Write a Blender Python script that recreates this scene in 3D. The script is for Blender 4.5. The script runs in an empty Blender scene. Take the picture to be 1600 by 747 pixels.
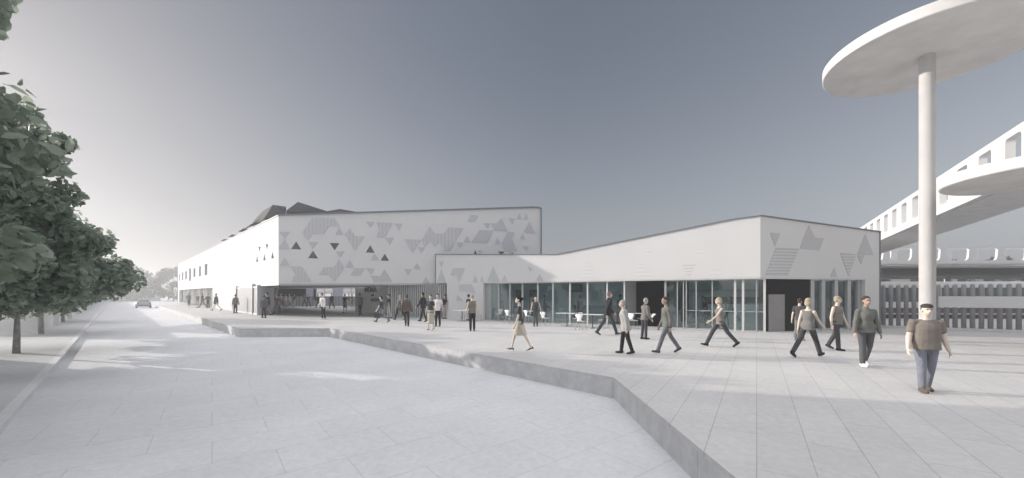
import bpy, bmesh, math, random
from mathutils import Vector, Matrix
from mathutils.geometry import tessellate_polygon
R = math.radians
PI = math.pi
random.seed(7)
scene = bpy.context.scene
COL = scene.collection

# ------------------------------------------------------------ camera
F, CX, HY, CAMZ, ROADZ = 600.0, 800.0, 459.0, 1.85, -0.46
cam = bpy.data.cameras.new('camera')
cam.sensor_width = 36.0
cam.lens = 36.0 * F / 1600.0
cam.shift_y = (HY - 373.5) / 1600.0
cam.clip_start = 0.05
cam.clip_end = 6000
camo = bpy.data.objects.new('camera', cam)
camo.location = (0, 0, CAMZ)
camo.rotation_euler = (R(90), 0, 0)
COL.objects.link(camo)
scene.camera = camo

# ------------------------------------------------------------ world, sun, exposure
SOFT = 0.27
REAR_FILL = 2.0
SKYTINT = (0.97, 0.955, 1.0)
ZENITH_FILL = 7.8
HORIZON = 0.42
SUN_AZ, SUN_EL = 14.5, 13.2          # degrees ahead of image-left, degrees up
sdir = Vector((-math.cos(R(SUN_AZ)) * math.cos(R(SUN_EL)), math.sin(R(SUN_AZ)) * math.cos(R(SUN_EL)), math.sin(R(SUN_EL))))
world = bpy.data.worlds.new('World')
scene.world = world
world.use_nodes = True
nt = world.node_tree
nt.nodes.clear()
sky = nt.nodes.new('ShaderNodeTexSky')
sky.sky_type = 'NISHITA'
sky.sun_disc = False
sky.sun_elevation = R(SUN_EL)
sky.sun_rotation = R(-(90 - SUN_AZ))
sky.air_density = 1.0
sky.dust_density = 3.0
sky.ozone_density = 2.0
hs = nt.nodes.new('ShaderNodeHueSaturation')
hs.inputs['Saturation'].default_value = 0.70
bg = nt.nodes.new('ShaderNodeBackground')
bg.inputs['Strength'].default_value = 0.128
wo = nt.nodes.new('ShaderNodeOutputWorld')
nt.links.new(sky.outputs[0], hs.inputs['Color'])
# soft shoulder: sky brightness compressed to tone down the glow round the sun
vk = nt.nodes.new('ShaderNodeVectorMath'); vk.operation = 'MULTIPLY_ADD'
vk.inputs[1].default_value = (SOFT,) * 3; vk.inputs[2].default_value = (1, 1, 1)
vd = nt.nodes.new('ShaderNodeVectorMath'); vd.operation = 'DIVIDE'
nt.links.new(hs.outputs[0], vk.inputs[0])
nt.links.new(hs.outputs[0], vd.inputs[0]); nt.links.new(vk.outputs[0], vd.inputs[1])
# added fill: unseen sky overhead and behind the viewer brightened to light the scene
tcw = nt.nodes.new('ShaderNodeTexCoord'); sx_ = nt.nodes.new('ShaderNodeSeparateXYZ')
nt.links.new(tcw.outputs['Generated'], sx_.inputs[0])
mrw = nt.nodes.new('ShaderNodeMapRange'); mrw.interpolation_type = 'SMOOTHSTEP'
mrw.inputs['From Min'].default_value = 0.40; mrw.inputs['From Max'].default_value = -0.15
mrw.inputs['To Min'].default_value = 0.0; mrw.inputs['To Max'].default_value = REAR_FILL
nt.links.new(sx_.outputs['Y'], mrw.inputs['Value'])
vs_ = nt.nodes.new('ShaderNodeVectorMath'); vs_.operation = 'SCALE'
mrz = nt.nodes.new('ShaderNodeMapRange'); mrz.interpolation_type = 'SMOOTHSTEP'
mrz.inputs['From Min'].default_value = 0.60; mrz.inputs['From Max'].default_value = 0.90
mrz.inputs['To Min'].default_value = 0.0; mrz.inputs['To Max'].default_value = ZENITH_FILL
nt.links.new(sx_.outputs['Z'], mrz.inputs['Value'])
# clear sky, slightly violet, plus neutral added fill where the two masks say so
tn = nt.nodes.new('ShaderNodeVectorMath'); tn.operation = 'MULTIPLY'; tn.inputs[1].default_value = SKYTINT
nt.links.new(vd.outputs[0], tn.inputs[0])
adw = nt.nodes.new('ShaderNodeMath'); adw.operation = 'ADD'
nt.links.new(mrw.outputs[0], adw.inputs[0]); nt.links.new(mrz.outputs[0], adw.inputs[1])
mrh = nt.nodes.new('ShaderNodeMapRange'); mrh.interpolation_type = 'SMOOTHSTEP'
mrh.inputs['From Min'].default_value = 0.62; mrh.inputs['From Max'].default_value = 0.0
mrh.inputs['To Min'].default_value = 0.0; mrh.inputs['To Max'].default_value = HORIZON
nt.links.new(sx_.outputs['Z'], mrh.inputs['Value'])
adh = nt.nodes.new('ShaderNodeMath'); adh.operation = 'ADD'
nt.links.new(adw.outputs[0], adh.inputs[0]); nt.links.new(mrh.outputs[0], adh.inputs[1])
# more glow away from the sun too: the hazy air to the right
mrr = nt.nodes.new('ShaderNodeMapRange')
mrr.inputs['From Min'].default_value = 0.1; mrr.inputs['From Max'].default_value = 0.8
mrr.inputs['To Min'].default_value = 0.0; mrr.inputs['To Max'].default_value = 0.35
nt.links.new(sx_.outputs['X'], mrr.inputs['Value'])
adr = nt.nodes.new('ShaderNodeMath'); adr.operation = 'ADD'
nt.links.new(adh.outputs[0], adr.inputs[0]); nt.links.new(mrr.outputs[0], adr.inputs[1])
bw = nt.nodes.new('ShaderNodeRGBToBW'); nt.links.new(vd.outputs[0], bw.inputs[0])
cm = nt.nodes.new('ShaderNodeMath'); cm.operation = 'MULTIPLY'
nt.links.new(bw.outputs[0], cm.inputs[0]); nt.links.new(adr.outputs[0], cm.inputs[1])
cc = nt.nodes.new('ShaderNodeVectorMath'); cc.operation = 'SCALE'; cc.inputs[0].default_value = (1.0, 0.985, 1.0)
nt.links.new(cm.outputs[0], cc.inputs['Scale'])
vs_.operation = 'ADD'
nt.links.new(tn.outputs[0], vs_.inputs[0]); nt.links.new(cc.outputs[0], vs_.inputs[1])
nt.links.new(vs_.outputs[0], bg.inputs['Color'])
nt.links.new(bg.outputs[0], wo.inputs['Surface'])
sun = bpy.data.lights.new('sun', 'SUN')
sun.energy = 3.7
sun.angle = R(0.5)
sun.color = (1.0, 0.93, 0.86)
suno = bpy.data.objects.new('sun', sun)
suno.rotation_euler = sdir.to_track_quat('Z', 'Y').to_euler()
COL.objects.link(suno)
scene.view_settings.view_transform = 'Standard'
scene.view_settings.look = 'None'
scene.view_settings.gamma = 1
scene.view_settings.use_curve_mapping = False
scene.view_settings.exposure = 0.50
scene.cycles.max_bounces = 8
scene.cycles.transparent_max_bounces = 16
scene.cycles.volume_bounces = 1

# ------------------------------------------------------------ materials
def newmat(name):
    m = bpy.data.materials.new(name)
    m.use_nodes = True
    return m, m.node_tree, m.node_tree.nodes['Principled BSDF']

def mat(name, col, rough=0.7, metal=0.0, noise=0.06, scale=3.0, bump=0.0, bscale=40.0, spec=0.3):
    m, t, b = newmat(name)
    b.inputs['Roughness'].default_value = rough
    b.inputs['Metallic'].default_value = metal
    b.inputs['Specular IOR Level'].default_value = spec
    tc = t.nodes.new('ShaderNodeTexCoord')
    n = t.nodes.new('ShaderNodeTexNoise')
    n.inputs['Scale'].default_value = scale
    n.inputs['Detail'].default_value = 6
    t.links.new(tc.outputs['Object'], n.inputs['Vector'])
    r = t.nodes.new('ShaderNodeValToRGB')
    c = col
    r.color_ramp.elements[0].position = 0.3
    r.color_ramp.elements[1].position = 0.7
    r.color_ramp.elements[0].color = (c[0] * (1 - noise), c[1] * (1 - noise), c[2] * (1 - noise), 1)
    r.color_ramp.elements[1].color = (min(1, c[0] * (1 + noise)), min(1, c[1] * (1 + noise)), min(1, c[2] * (1 + noise)), 1)
    t.links.new(n.outputs['Fac'], r.inputs['Fac'])
    t.links.new(r.outputs['Color'], b.inputs['Base Color'])
    if bump:
        n2 = t.nodes.new('ShaderNodeTexNoise')
        n2.inputs['Scale'].default_value = bscale
        n2.inputs['Detail'].default_value = 5
        t.links.new(tc.outputs['Object'], n2.inputs['Vector'])
        bp = t.nodes.new('ShaderNodeBump')
        bp.inputs['Strength'].default_value = bump
        bp.inputs['Distance'].default_value = 0.02
        t.links.new(n2.outputs['Fac'], bp.inputs['Height'])
        t.links.new(bp.outputs['Normal'], b.inputs['Normal'])
    return m

def paving(name, c1, c2, joint, ang, bw, rh, mortar=0.006, offset=0.5, stain=0.10):
    m, t, b = newmat(name)
    b.inputs['Roughness'].default_value = 0.75
    b.inputs['Specular IOR Level'].default_value = 0.25
    L = t.links.new
    g = t.nodes.new('ShaderNodeNewGeometry')
    mp = t.nodes.new('ShaderNodeMapping')
    mp.inputs['Rotation'].default_value = (0, 0, ang)
    L(g.outputs['Position'], mp.inputs['Vector'])
    br = t.nodes.new('ShaderNodeTexBrick')
    br.offset = offset
    br.inputs['Scale'].default_value = 1.0
    br.inputs['Brick Width'].default_value = bw
    br.inputs['Row Height'].default_value = rh
    br.inputs['Mortar Size'].default_value = mortar
    br.inputs['Mortar Smooth'].default_value = 0.3
    br.inputs['Color1'].default_value = (*c1, 1)
    br.inputs['Color2'].default_value = (*c2, 1)
    br.inputs['Mortar'].default_value = (*joint, 1)
    L(mp.outputs[0], br.inputs['Vector'])
    n = t.nodes.new('ShaderNodeTexNoise')
    n.inputs['Scale'].default_value = 0.5
    n.inputs['Detail'].default_value = 8
    n.inputs['Roughness'].default_value = 0.65
    L(g.outputs['Position'], n.inputs['Vector'])
    n2 = t.nodes.new('ShaderNodeTexNoise')
    n2.inputs['Scale'].default_value = 9
    n2.inputs['Detail'].default_value = 8
    n2.inputs['Roughness'].default_value = 0.7
    L(mp.outputs[0], n2.inputs['Vector'])
    mr = t.nodes.new('ShaderNodeMapRange')
    mr.inputs['From Min'].default_value = 0.3
    mr.inputs['From Max'].default_value = 0.7
    mr.inputs['To Min'].default_value = 1 - stain
    mr.inputs['To Max'].default_value = 1.0
    L(n.outputs['Fac'], mr.inputs['Value'])
    mr2 = t.nodes.new('ShaderNodeMapRange')
    mr2.inputs['From Min'].default_value = 0.3
    mr2.inputs['From Max'].default_value = 0.7
    mr2.inputs['To Min'].default_value = 1 - stain
    mr2.inputs['To Max'].default_value = 1.04
    L(n2.outputs['Fac'], mr2.inputs['Value'])
    mu = t.nodes.new('ShaderNodeMath'); mu.operation = 'MULTIPLY'
    L(mr.outputs[0], mu.inputs[0]); L(mr2.outputs[0], mu.inputs[1])
    vm = t.nodes.new('ShaderNodeVectorMath'); vm.operation = 'SCALE'
    L(br.outputs['Color'], vm.inputs[0]); L(mu.outputs[0], vm.inputs['Scale'])
    L(vm.outputs[0], b.inputs['Base Color'])
    bp = t.nodes.new('ShaderNodeBump')
    bp.inputs['Strength'].default_value = 0.25
    bp.inputs['Distance'].default_value = 0.004
    ad = t.nodes.new('ShaderNodeMath'); ad.operation = 'SUBTRACT'
    L(n2.outputs['Fac'], ad.inputs[0]); L(br.outputs['Fac'], ad.inputs[1])
    L(ad.outputs[0], bp.inputs['Height'])
    L(bp.outputs['Normal'], b.inputs['Normal'])
    return m

def ribbed(name, col, dark, period, vertical=True, udir=(1, 0, 0), bump=0.6):
    """vertical or horizontal fine ribs along a facade"""
    m, t, b = newmat(name)
    L = t.links.new
    b.inputs['Roughness'].default_value = 0.6
    g = t.nodes.new('ShaderNodeNewGeometry')
    d = t.nodes.new('ShaderNodeVectorMath'); d.operation = 'DOT_PRODUCT'
    L(g.outputs['Position'], d.inputs[0])
    d.inputs[1].default_value = tuple(udir) if vertical else (0, 0, 1)
    mu = t.nodes.new('ShaderNodeMath'); mu.operation = 'MULTIPLY'
    mu.inputs[1].default_value = 2 * PI / period
    L(d.outputs['Value'], mu.inputs[0])
    sn = t.nodes.new('ShaderNodeMath'); sn.operation = 'SINE'
    L(mu.outputs[0], sn.inputs[0])
    r = t.nodes.new('ShaderNodeMapRange')
    r.inputs['From Min'].default_value = -0.6
    r.inputs['From Max'].default_value = 0.6
    L(sn.outputs[0], r.inputs['Value'])
    mx = t.nodes.new('ShaderNodeMix'); mx.data_type = 'RGBA'
    mx.inputs['A'].default_value = (*dark, 1)
    mx.inputs['B'].default_value = (*col, 1)
    L(r.outputs[0], mx.inputs['Factor'])
    L(mx.outputs['Result'], b.inputs['Base Color'])
    bp = t.nodes.new('ShaderNodeBump')
    bp.inputs['Strength'].default_value = bump
    bp.inputs['Distance'].default_value = 0.01
    L(r.outputs[0], bp.inputs['Height'])
    L(bp.outputs['Normal'], b.inputs['Normal'])
    return m

def glassmat(name, tint, refl=0.12, rough=0.02):
    m = bpy.data.materials.new(name)
    m.use_nodes = True
    t = m.node_tree
    t.nodes.clear()
    o = t.nodes.new('ShaderNodeOutputMaterial')
    tr = t.nodes.new('ShaderNodeBsdfTransparent')
    tr.inputs[0].default_value = (*tint, 1)
    gl = t.nodes.new('ShaderNodeBsdfGlossy')
    gl.inputs['Roughness'].default_value = rough
    gl.inputs[0].default_value = (0.9, 0.95, 0.97, 1)
    lw = t.nodes.new('ShaderNodeFresnel')
    lw.inputs['IOR'].default_value = 1.5
    ad = t.nodes.new('ShaderNodeMath'); ad.operation = 'ADD'; ad.use_clamp = True
    ad.inputs[1].default_value = refl
    mx = t.nodes.new('ShaderNodeMixShader')
    t.links.new(lw.outputs[0], ad.inputs[0])
    t.links.new(ad.outputs[0], mx.inputs[0])
    t.links.new(tr.outputs[0], mx.inputs[1])
    t.links.new(gl.outputs[0], mx.inputs[2])
    t.links.new(mx.outputs[0], o.inputs['Surface'])
    return m

def leafmat(name, c1, c2, c3):
    m, t, b = newmat(name)
    L = t.links.new
    g = t.nodes.new('ShaderNodeNewGeometry')
    r = t.nodes.new('ShaderNodeValToRGB')
    r.color_ramp.elements[0].color = (*c1, 1)
    r.color_ramp.elements[1].color = (*c3, 1)
    e = r.color_ramp.elements.new(0.5); e.color = (*c2, 1)
    L(g.outputs['Random Per Island'], r.inputs['Fac'])
    L(r.outputs['Color'], b.inputs['Base Color'])
    b.inputs['Roughness'].default_value = 0.55
    tl = t.nodes.new('ShaderNodeBsdfTranslucent')
    L(r.outputs['Color'], tl.inputs[0])
    mx = t.nodes.new('ShaderNodeMixShader')
    mx.inputs[0].default_value = 0.55
    out = t.nodes['Material Output']
    L(b.outputs[0], mx.inputs[1]); L(tl.outputs[0], mx.inputs[2])
    L(mx.outputs[0], out.inputs['Surface'])
    return m

W = (0.63, 0.625, 0.62)
M = {}
M['white'] = mat('white_render', W, 0.8, noise=0.02, scale=0.7, bump=0.05, bscale=30)
M['white_smooth'] = mat('white_paint', (0.66, 0.655, 0.65), 0.5, noise=0.02, scale=2)
M['concrete'] = mat('pale_concrete', (0.62, 0.61, 0.60), 0.8, noise=0.10, scale=1.6, bump=0.2, bscale=20)
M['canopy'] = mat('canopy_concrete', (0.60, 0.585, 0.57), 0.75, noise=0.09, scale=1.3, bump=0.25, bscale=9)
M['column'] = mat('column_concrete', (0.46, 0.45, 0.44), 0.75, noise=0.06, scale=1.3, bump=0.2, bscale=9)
M['kerb'] = mat('step_concrete', (0.56, 0.56, 0.57), 0.85, noise=0.09, scale=2.5, bump=0.3, bscale=35)
M['coping'] = mat('grey_coping', (0.17, 0.18, 0.20), 0.5)
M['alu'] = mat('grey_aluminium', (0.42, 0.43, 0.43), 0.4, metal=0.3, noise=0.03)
M['alu_light'] = mat('light_aluminium', (0.62, 0.62, 0.60), 0.45, metal=0.1, noise=0.03)
M['black'] = mat('black_panel', (0.014, 0.014, 0.015), 0.7, noise=0.1, spec=0.08)
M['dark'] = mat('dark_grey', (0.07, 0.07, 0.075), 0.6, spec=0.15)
M['midgrey'] = mat('mid_grey', (0.25, 0.24, 0.235), 0.6)
M['bluewall'] = mat('interior_blue_grey', (0.62, 0.69, 0.73), 0.7)
M['teal'] = mat('teal_grey', (0.12, 0.17, 0.17), 0.6)
M['maroon'] = mat('maroon_paint', (0.10, 0.05, 0.055), 0.5)
M['lav'] = mat('lavender_wall', (0.55, 0.54, 0.62), 0.7)
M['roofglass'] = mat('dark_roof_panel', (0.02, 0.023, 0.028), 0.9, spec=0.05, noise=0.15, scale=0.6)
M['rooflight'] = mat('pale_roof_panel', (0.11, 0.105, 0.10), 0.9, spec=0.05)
M['bark'] = mat('bark', (0.30, 0.28, 0.26), 0.9, noise=0.3, scale=9, bump=0.6, bscale=25)
M['leaf'] = leafmat('leaves', (0.18, 0.23, 0.17), (0.27, 0.33, 0.25), (0.42, 0.46, 0.39))
M['leaf_far'] = leafmat('leaves_far', (0.07, 0.09, 0.07), (0.10, 0.12, 0.09), (0.14, 0.15, 0.12))
M['gate'] = mat('gate_grey', (0.30, 0.30, 0.31), 0.5, metal=0.2)
M['glass'] = glassmat('window_glass', (0.84, 0.92, 0.92), 0.06)
M['glass_dark'] = mat('dark_window_glass', (0.06, 0.075, 0.08), 0.08, spec=0.8)
M['rubber'] = mat('rubber', (0.02, 0.02, 0.02), 0.8)
M['paving'] = paving('plaza_paving', (0.60, 0.585, 0.57), (0.565, 0.555, 0.545), (0.42, 0.415, 0.41), R(-57.5), 2.4, 0.52, 0.007, 0.5, 0.13)
M['road'] = paving('road_paving', (0.71, 0.71, 0.715), (0.68, 0.68, 0.69), (0.58, 0.58, 0.585), R(-38), 1.5, 0.95, 0.009, 0.5, 0.12)
M['walk'] = paving('sidewalk_paving', (0.62, 0.62, 0.62), (0.60, 0.60, 0.605), (0.5, 0.5, 0.5), R(-45), 1.2, 1.2, 0.01, 0.0)
M['ground'] = mat('pale_ground', (0.50, 0.50, 0.49), 0.9, noise=0.1, scale=0.05)

# ------------------------------------------------------------ mesh helpers
class MB:
    def __init__(s): s.v = []; s.f = []
    def poly(s, pts):
        n = len(s.v); s.v += [tuple(p) for p in pts]; s.f.append(tuple(range(n, n + len(pts))))
    def box(s, c, size, rz=0.0, bev=0):
        cx, cy, cz = c; hx, hy, hz = size[0] / 2, size[1] / 2, size[2] / 2
        ca, sa = math.cos(rz), math.sin(rz); n = len(s.v)
        for z in (-hz, hz):
            for x, y in ((-hx, -hy), (hx, -hy), (hx, hy), (-hx, hy)):
                s.v.append((cx + x * ca - y * sa, cy + x * sa + y * ca, cz + z))
        for f in ((3, 2, 1, 0), (4, 5, 6, 7), (0, 1, 5, 4), (1, 2, 6, 5), (2, 3, 7, 6), (3, 0, 4, 7)):
            s.f.append(tuple(n + i for i in f))
    def bar(s, a, b, w, h=None):
        """box beam between two 3-D points"""
        a = Vector(a); b = Vector(b); h = h or w
        d = (b - a).normalized()
        up = Vector((0, 0, 1)) if abs(d.z) < 0.95 else Vector((1, 0, 0))
        u = d.cross(up).normalized(); v = u.cross(d)
        n = len(s.v)
        for p in (a, b):
            for x, y in ((-1, -1), (1, -1), (1, 1), (-1, 1)):
                s.v.append(tuple(p + u * x * w / 2 + v * y * h / 2))
        for f in ((3, 2, 1, 0), (4, 5, 6, 7), (0, 1, 5, 4), (1, 2, 6, 5), (2, 3, 7, 6), (3, 0, 4, 7)):
            s.f.append(tuple(n + i for i in f))
    def loft(s, rings, cap=True):
        """rings: lists of points of equal length"""
        n = len(s.v); k = len(rings[0])
        for r in rings: s.v += [tuple(p) for p in r]
        for i in range(len(rings) - 1):
            for j in range(k):
                a = n + i * k + j; b = n + i * k + (j + 1) % k
                s.f.append((a, b, b + k, a + k))
        if cap:
            s.f.append(tuple(n + j for j in reversed(range(k))))
            s.f.append(tuple(n + (len(rings) - 1) * k + j for j in range(k)))
    def tube(s, pts, rads, k=8):
        pts = [Vector(p) for p in pts]
        if not hasattr(rads, '__len__'): rads = [rads] * len(pts)
        rings = []; ref = None
        for i, p in enumerate(pts):
            d = (pts[min(i + 1, len(pts) - 1)] - pts[max(i - 1, 0)]).normalized()
            if ref is None:
                ref = Vector((1, 0, 0)) if abs(d.x) < 0.8 else Vector((0, 1, 0))
            u = (ref - d * ref.dot(d)).normalized(); v = d.cross(u); ref = u
            rings.append([p + (u * math.cos(2 * PI * j / k) + v * math.sin(2 * PI * j / k)) * rads[i] for j in range(k)])
        s.loft(rings)
    def capsule(s, a, b, ra, rb, k=10, u=None, sq=1.0):
        """closed tapered capsule; sq squashes along the axis perpendicular to u"""
        a = Vector(a); b = Vector(b); d = (b - a)
        L = d.length
        d = d / L if L > 1e-6 else Vector((0, 0, 1))
        if u is None: u = Vector((1, 0, 0)) if abs(d.x) < 0.8 else Vector((0, 1, 0))
        u = Vector(u); u = (u - d * u.dot(d)).normalized(); v = d.cross(u)
        rings = []
        for t in (-80, -50, -22, 0):
            q = a + d * ra * math.sin(R(t)); r = ra * math.cos(R(t))
            rings.append([q + u * math.cos(2 * PI * j / k) * r + v * math.sin(2 * PI * j / k) * r * sq for j in range(k)])
        for t in (0, 22, 50, 80):
            q = b + d * rb * math.sin(R(t)); r = rb * math.cos(R(t))
            rings.append([q + u * math.cos(2 * PI * j / k) * r + v * math.sin(2 * PI * j / k) * r * sq for j in range(k)])
        s.loft(rings)
    def ell(s, c, r, rot=None, k=14, m=9):
        c = Vector(c); rings = []
        for i in range(m):
            t = -PI / 2 + PI * (i + 0.35) / (m - 0.3)
            ring = []
            for j in range(k):
                p = Vector((math.cos(t) * math.cos(2 * PI * j / k) * r[0], math.cos(t) * math.sin(2 * PI * j / k) * r[1], math.sin(t) * r[2]))
                if rot: p = rot @ p
                ring.append(c + p)
            rings.append(ring)
        s.loft(rings)
    def prism(s, poly, z0, z1):
        k = len(poly); n = len(s.v)
        for z in (z0, z1): s.v += [(p[0], p[1], z) for p in poly]
        s.f.append(tuple(n + j for j in reversed(range(k)))); s.f.append(tuple(n + k + j for j in range(k)))
        for j in range(k):
            a = n + j; b = n + (j + 1) % k
            s.f.append((a, b, b + k, a + k))
    def build(s, name, m, parent=None, smooth=False, bevel=0.0, loc=None):
        me = bpy.data.meshes.new(name)
        me.from_pydata(s.v, [], s.f)
        bm = bmesh.new(); bm.from_mesh(me)
        bmesh.ops.recalc_face_normals(bm, faces=bm.faces)
        if bevel:
            bmesh.ops.bevel(bm, geom=list(bm.edges), offset=bevel, segments=2, affect='EDGES', profile=0.6)
        bm.to_mesh(me); bm.free()
        me.update()
        o = bpy.data.objects.new(name, me)
        COL.objects.link(o)
        if m: me.materials.append(m)
        if smooth:
            for p in me.polygons: p.use_smooth = True
        if parent: o.parent = parent
        if loc: o.location = loc
        return o

def empty(name, loc=(0, 0, 0), rz=0.0):
    o = bpy.data.objects.new(name, None)
    o.empty_display_size = 0.2
    o.location = loc; o.rotation_euler = (0, 0, rz)
    COL.objects.link(o)
    return o

def tag(o, label=None, cat=None, group=None, kind=None):
    if label: o['label'] = label
    if cat: o['category'] = cat
    if group: o['group'] = group
    if kind: o['kind'] = kind
    return o

def copy_tree(o, parent=None):
    c = o.copy(); COL.objects.link(c)
    if parent: c.parent = parent
    for ch in list(o.children): copy_tree(ch, c)
    return c

class Plane:
    """a vertical plane: origin (x,y), unit direction along it, normal towards the viewer's side"""
    def __init__(s, o, d):
        s.o = Vector(o); s.d = Vector(d).normalized()
        n = Vector((s.d.y, -s.d.x))
        if n.dot(-s.o) < 0: n = -n
        s.n = n
    def back(s, D):
        p = Plane(s.o - s.n * D, s.d); p.n = s.n; return p
    def s_at(s, x):
        r = (x - CX) / F
        return (r * s.o.y - s.o.x) / (s.d.x - r * s.d.y)
    def px(s, x, y):
        t = s.s_at(x)
        return (t, CAMZ + (HY - y) * (s.o.y + s.d.y * t) / F)
    def w(s, t, h, off=0.0):
        """3-D point at distance t, height h, off metres in front of the plane"""
        return Vector((s.o.x + s.d.x * t + s.n.x * off, s.o.y + s.d.y * t + s.n.y * off, h))

def wall(pl, outer, holes, thick):
    """thick wall with openings; 2-D outlines in (s, h)"""
    b = MB()
    for off in (0.0, -thick):
        loops = [[Vector((p[0], p[1], 0)) for p in outer]] + [[Vector((p[0], p[1], 0)) for p in h] for h in holes]
        flat = [p for l in loops for p in l]
        n = len(b.v)
        b.v += [tuple(pl.w(p[0], p[1], off)) for p in flat]
        for t in tessellate_polygon(loops): b.f.append(tuple(n + i for i in t))
    for l in [outer] + holes:
        for i in range(len(l)):
            a, c = l[i], l[(i + 1) % len(l)]
            b.poly([pl.w(*a), pl.w(*c), pl.w(c[0], c[1], -thick), pl.w(a[0], a[1], -thick)])
    return b

def plate(pl, pts, off0, off1):
    """flat polygon plate standing between two offsets"""
    b = MB()
    k = len(pts)
    for off in (off0, off1): b.v += [tuple(pl.w(p[0], p[1], off)) for p in pts]
    b.f.append(tuple(range(k))); b.f.append(tuple(reversed(range(k, 2 * k))))
    for j in range(k):
        a, c = j, (j + 1) % k
        b.f.append((a, c, c + k, a + k))
    return b

def pbox(b, pl, s0, s1, h0, h1, o0, o1):
    """box aligned with a plane added to builder b"""
    n = len(b.v)
    for off in (o0, o1):
        for t, h in ((s0, h0), (s1, h0), (s1, h1), (s0, h1)): b.v.append(tuple(pl.w(t, h, off)))
    for f in ((3, 2, 1, 0), (4, 5, 6, 7), (0, 1, 5, 4), (1, 2, 6, 5), (2, 3, 7, 6), (3, 0, 4, 7)):
        b.f.append(tuple(n + i for i in f))

def sheet(name, poly, z, m, kind='structure', depth=0.0):
    b = MB()
    if depth: b.prism(poly, z - depth, z)
    else: b.poly([(p[0], p[1], z) for p in poly])
    return tag(b.build(name, m), kind=kind)

# ------------------------------------------------------------ ground, road, plaza
sheet('ground', [(-1500, -60), (1500, -60), (1500, 2500), (-1500, 2500)], -0.52, M['ground'])
sheet('road', [(-185, 178), (-185, 190), (-60, 190), (60, 60), (60, -30), (16, -30), (12, -14)], ROADZ, M['road'])
# plaza terrace with its concrete edge
dS = Vector((-0.7171, 0.6969))
edge = [(2.25, -8.0), (2.25, 8.47), (-9.8, 20.6), (-14.5, 20.4)]
far = (-14.5 + dS.x * 54, 20.4 + dS.y * 54)
plz = edge + [far, (far[0] + 60, far[1] + 60), (110, 130), (110, -8)]
sheet('plaza', plz, 0.0, M['paving'], depth=0.06)
b = MB()
for i in range(len(edge) - 1 + 1):
    a = Vector(edge[i]); c = Vector(edge[i + 1]) if i + 1 < len(edge) else Vector(far)
    d = (c - a).normalized(); nrm = Vector((d.y, -d.x))
    if i < 99:
        inn = nrm
        b.poly([(a.x, a.y, -0.06), (c.x, c.y, -0.06), (c.x, c.y, -0.55), (a.x, a.y, -0.55)])
    n2 = Vector((d.y, -d.x))
st = b.build('plaza_step_face', None)
sm_, st_, sb_ = newmat('step_stones')
sb_.inputs['Roughness'].default_value = 0.85
g_ = st_.nodes.new('ShaderNodeNewGeometry'); d_ = st_.nodes.new('ShaderNodeVectorMath'); d_.operation = 'DOT_PRODUCT'
d_.inputs[1].default_value = (0.75, -0.62, 0)
f_ = st_.nodes.new('ShaderNodeMath'); f_.operation = 'PINGPONG'; f_.inputs[1].default_value = 0.6
mr_ = st_.nodes.new('ShaderNodeMapRange'); mr_.inputs['From Min'].default_value = 0.003; mr_.inputs['From Max'].default_value = 0.008
mr_.inputs['To Min'].default_value = 0.80; mr_.inputs['To Max'].default_value = 1.0
n_ = st_.nodes.new('ShaderNodeTexNoise'); n_.inputs['Scale'].default_value = 3.0; n_.inputs['Detail'].default_value = 9; n_.inputs['Roughness'].default_value = 0.7
m2_ = st_.nodes.new('ShaderNodeMapRange'); m2_.inputs['From Min'].default_value = 0.3; m2_.inputs['From Max'].default_value = 0.7
m2_.inputs['To Min'].default_value = 0.44; m2_.inputs['To Max'].default_value = 0.62
mm_ = st_.nodes.new('ShaderNodeMath'); mm_.operation = 'MULTIPLY'
Lk = st_.links.new
Lk(g_.outputs['Position'], d_.inputs[0]); Lk(g_.outputs['Position'], n_.inputs['Vector']); Lk(d_.outputs['Value'], f_.inputs[0]); Lk(f_.outputs[0], mr_.inputs['Value'])
Lk(n_.outputs['Fac'], m2_.inputs['Value']); Lk(mr_.outputs[0], mm_.inputs[0]); Lk(m2_.outputs[0], mm_.inputs[1]); Lk(mm_.outputs[0], sb_.inputs['Base Color'])
bp_ = st_.nodes.new('ShaderNodeBump'); bp_.inputs['Strength'].default_value = 0.5; bp_.inputs['Distance'].default_value = 0.02
Lk(mm_.outputs[0], bp_.inputs['Height']); Lk(bp_.outputs[0], sb_.inputs['Normal'])
st.data.materials.append(sm_)
tag(st, kind='structure')
# lower far kerb continuing the street
b = MB()
k0 = Vector(far)
k1 = k0 + dS * 70
b.prism([(k0.x, k0.y), (k0.x + 2, k0.y + 2), (k1.x + 2, k1.y + 2), (k1.x, k1.y)], -0.5, -0.30)
tag(b.build('far_kerb', M['kerb']), kind='structure')
sheet('far_pavement', [(k0.x + 2, k0.y + 2), (k0.x + 40, k0.y + 40), (k1.x + 40, k1.y + 40), (k1.x + 2, k1.y + 2)], -0.304, M['walk'])
# left sidewalk, kerb line x + 1.03 y = -1.9
def LK(y, off=0.0):
    return (-1.9 - 1.03 * y - off * 1.4356, y)
b = MB()
b.prism([LK(-12), LK(180), LK(180, 0.16), LK(-12, 0.16)], -0.5, -0.335)
tag(b.build('sidewalk_kerb', mat('kerb_stone', (0.66, 0.66, 0.66), 0.8, noise=0.05)), kind='structure')
sheet('sidewalk', [LK(-12, 0.16), LK(180, 0.16), LK(180, 30), LK(-12, 30)], -0.334, M['walk'], depth=0.15)

# ------------------------------------------------------------ main building
SOF = 2.63
front = Plane((-17.8, 29.3), (1, 0))
side = Plane((-17.8, 29.3), (-0.7133, 0.7009))
mainb = empty('event_building', (-8, 33, 0))
mainb.location = (0, 0, 0)
tag(mainb, 'large white two storey building with grey triangle patterns and a jagged dark roof', 'building')

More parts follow.
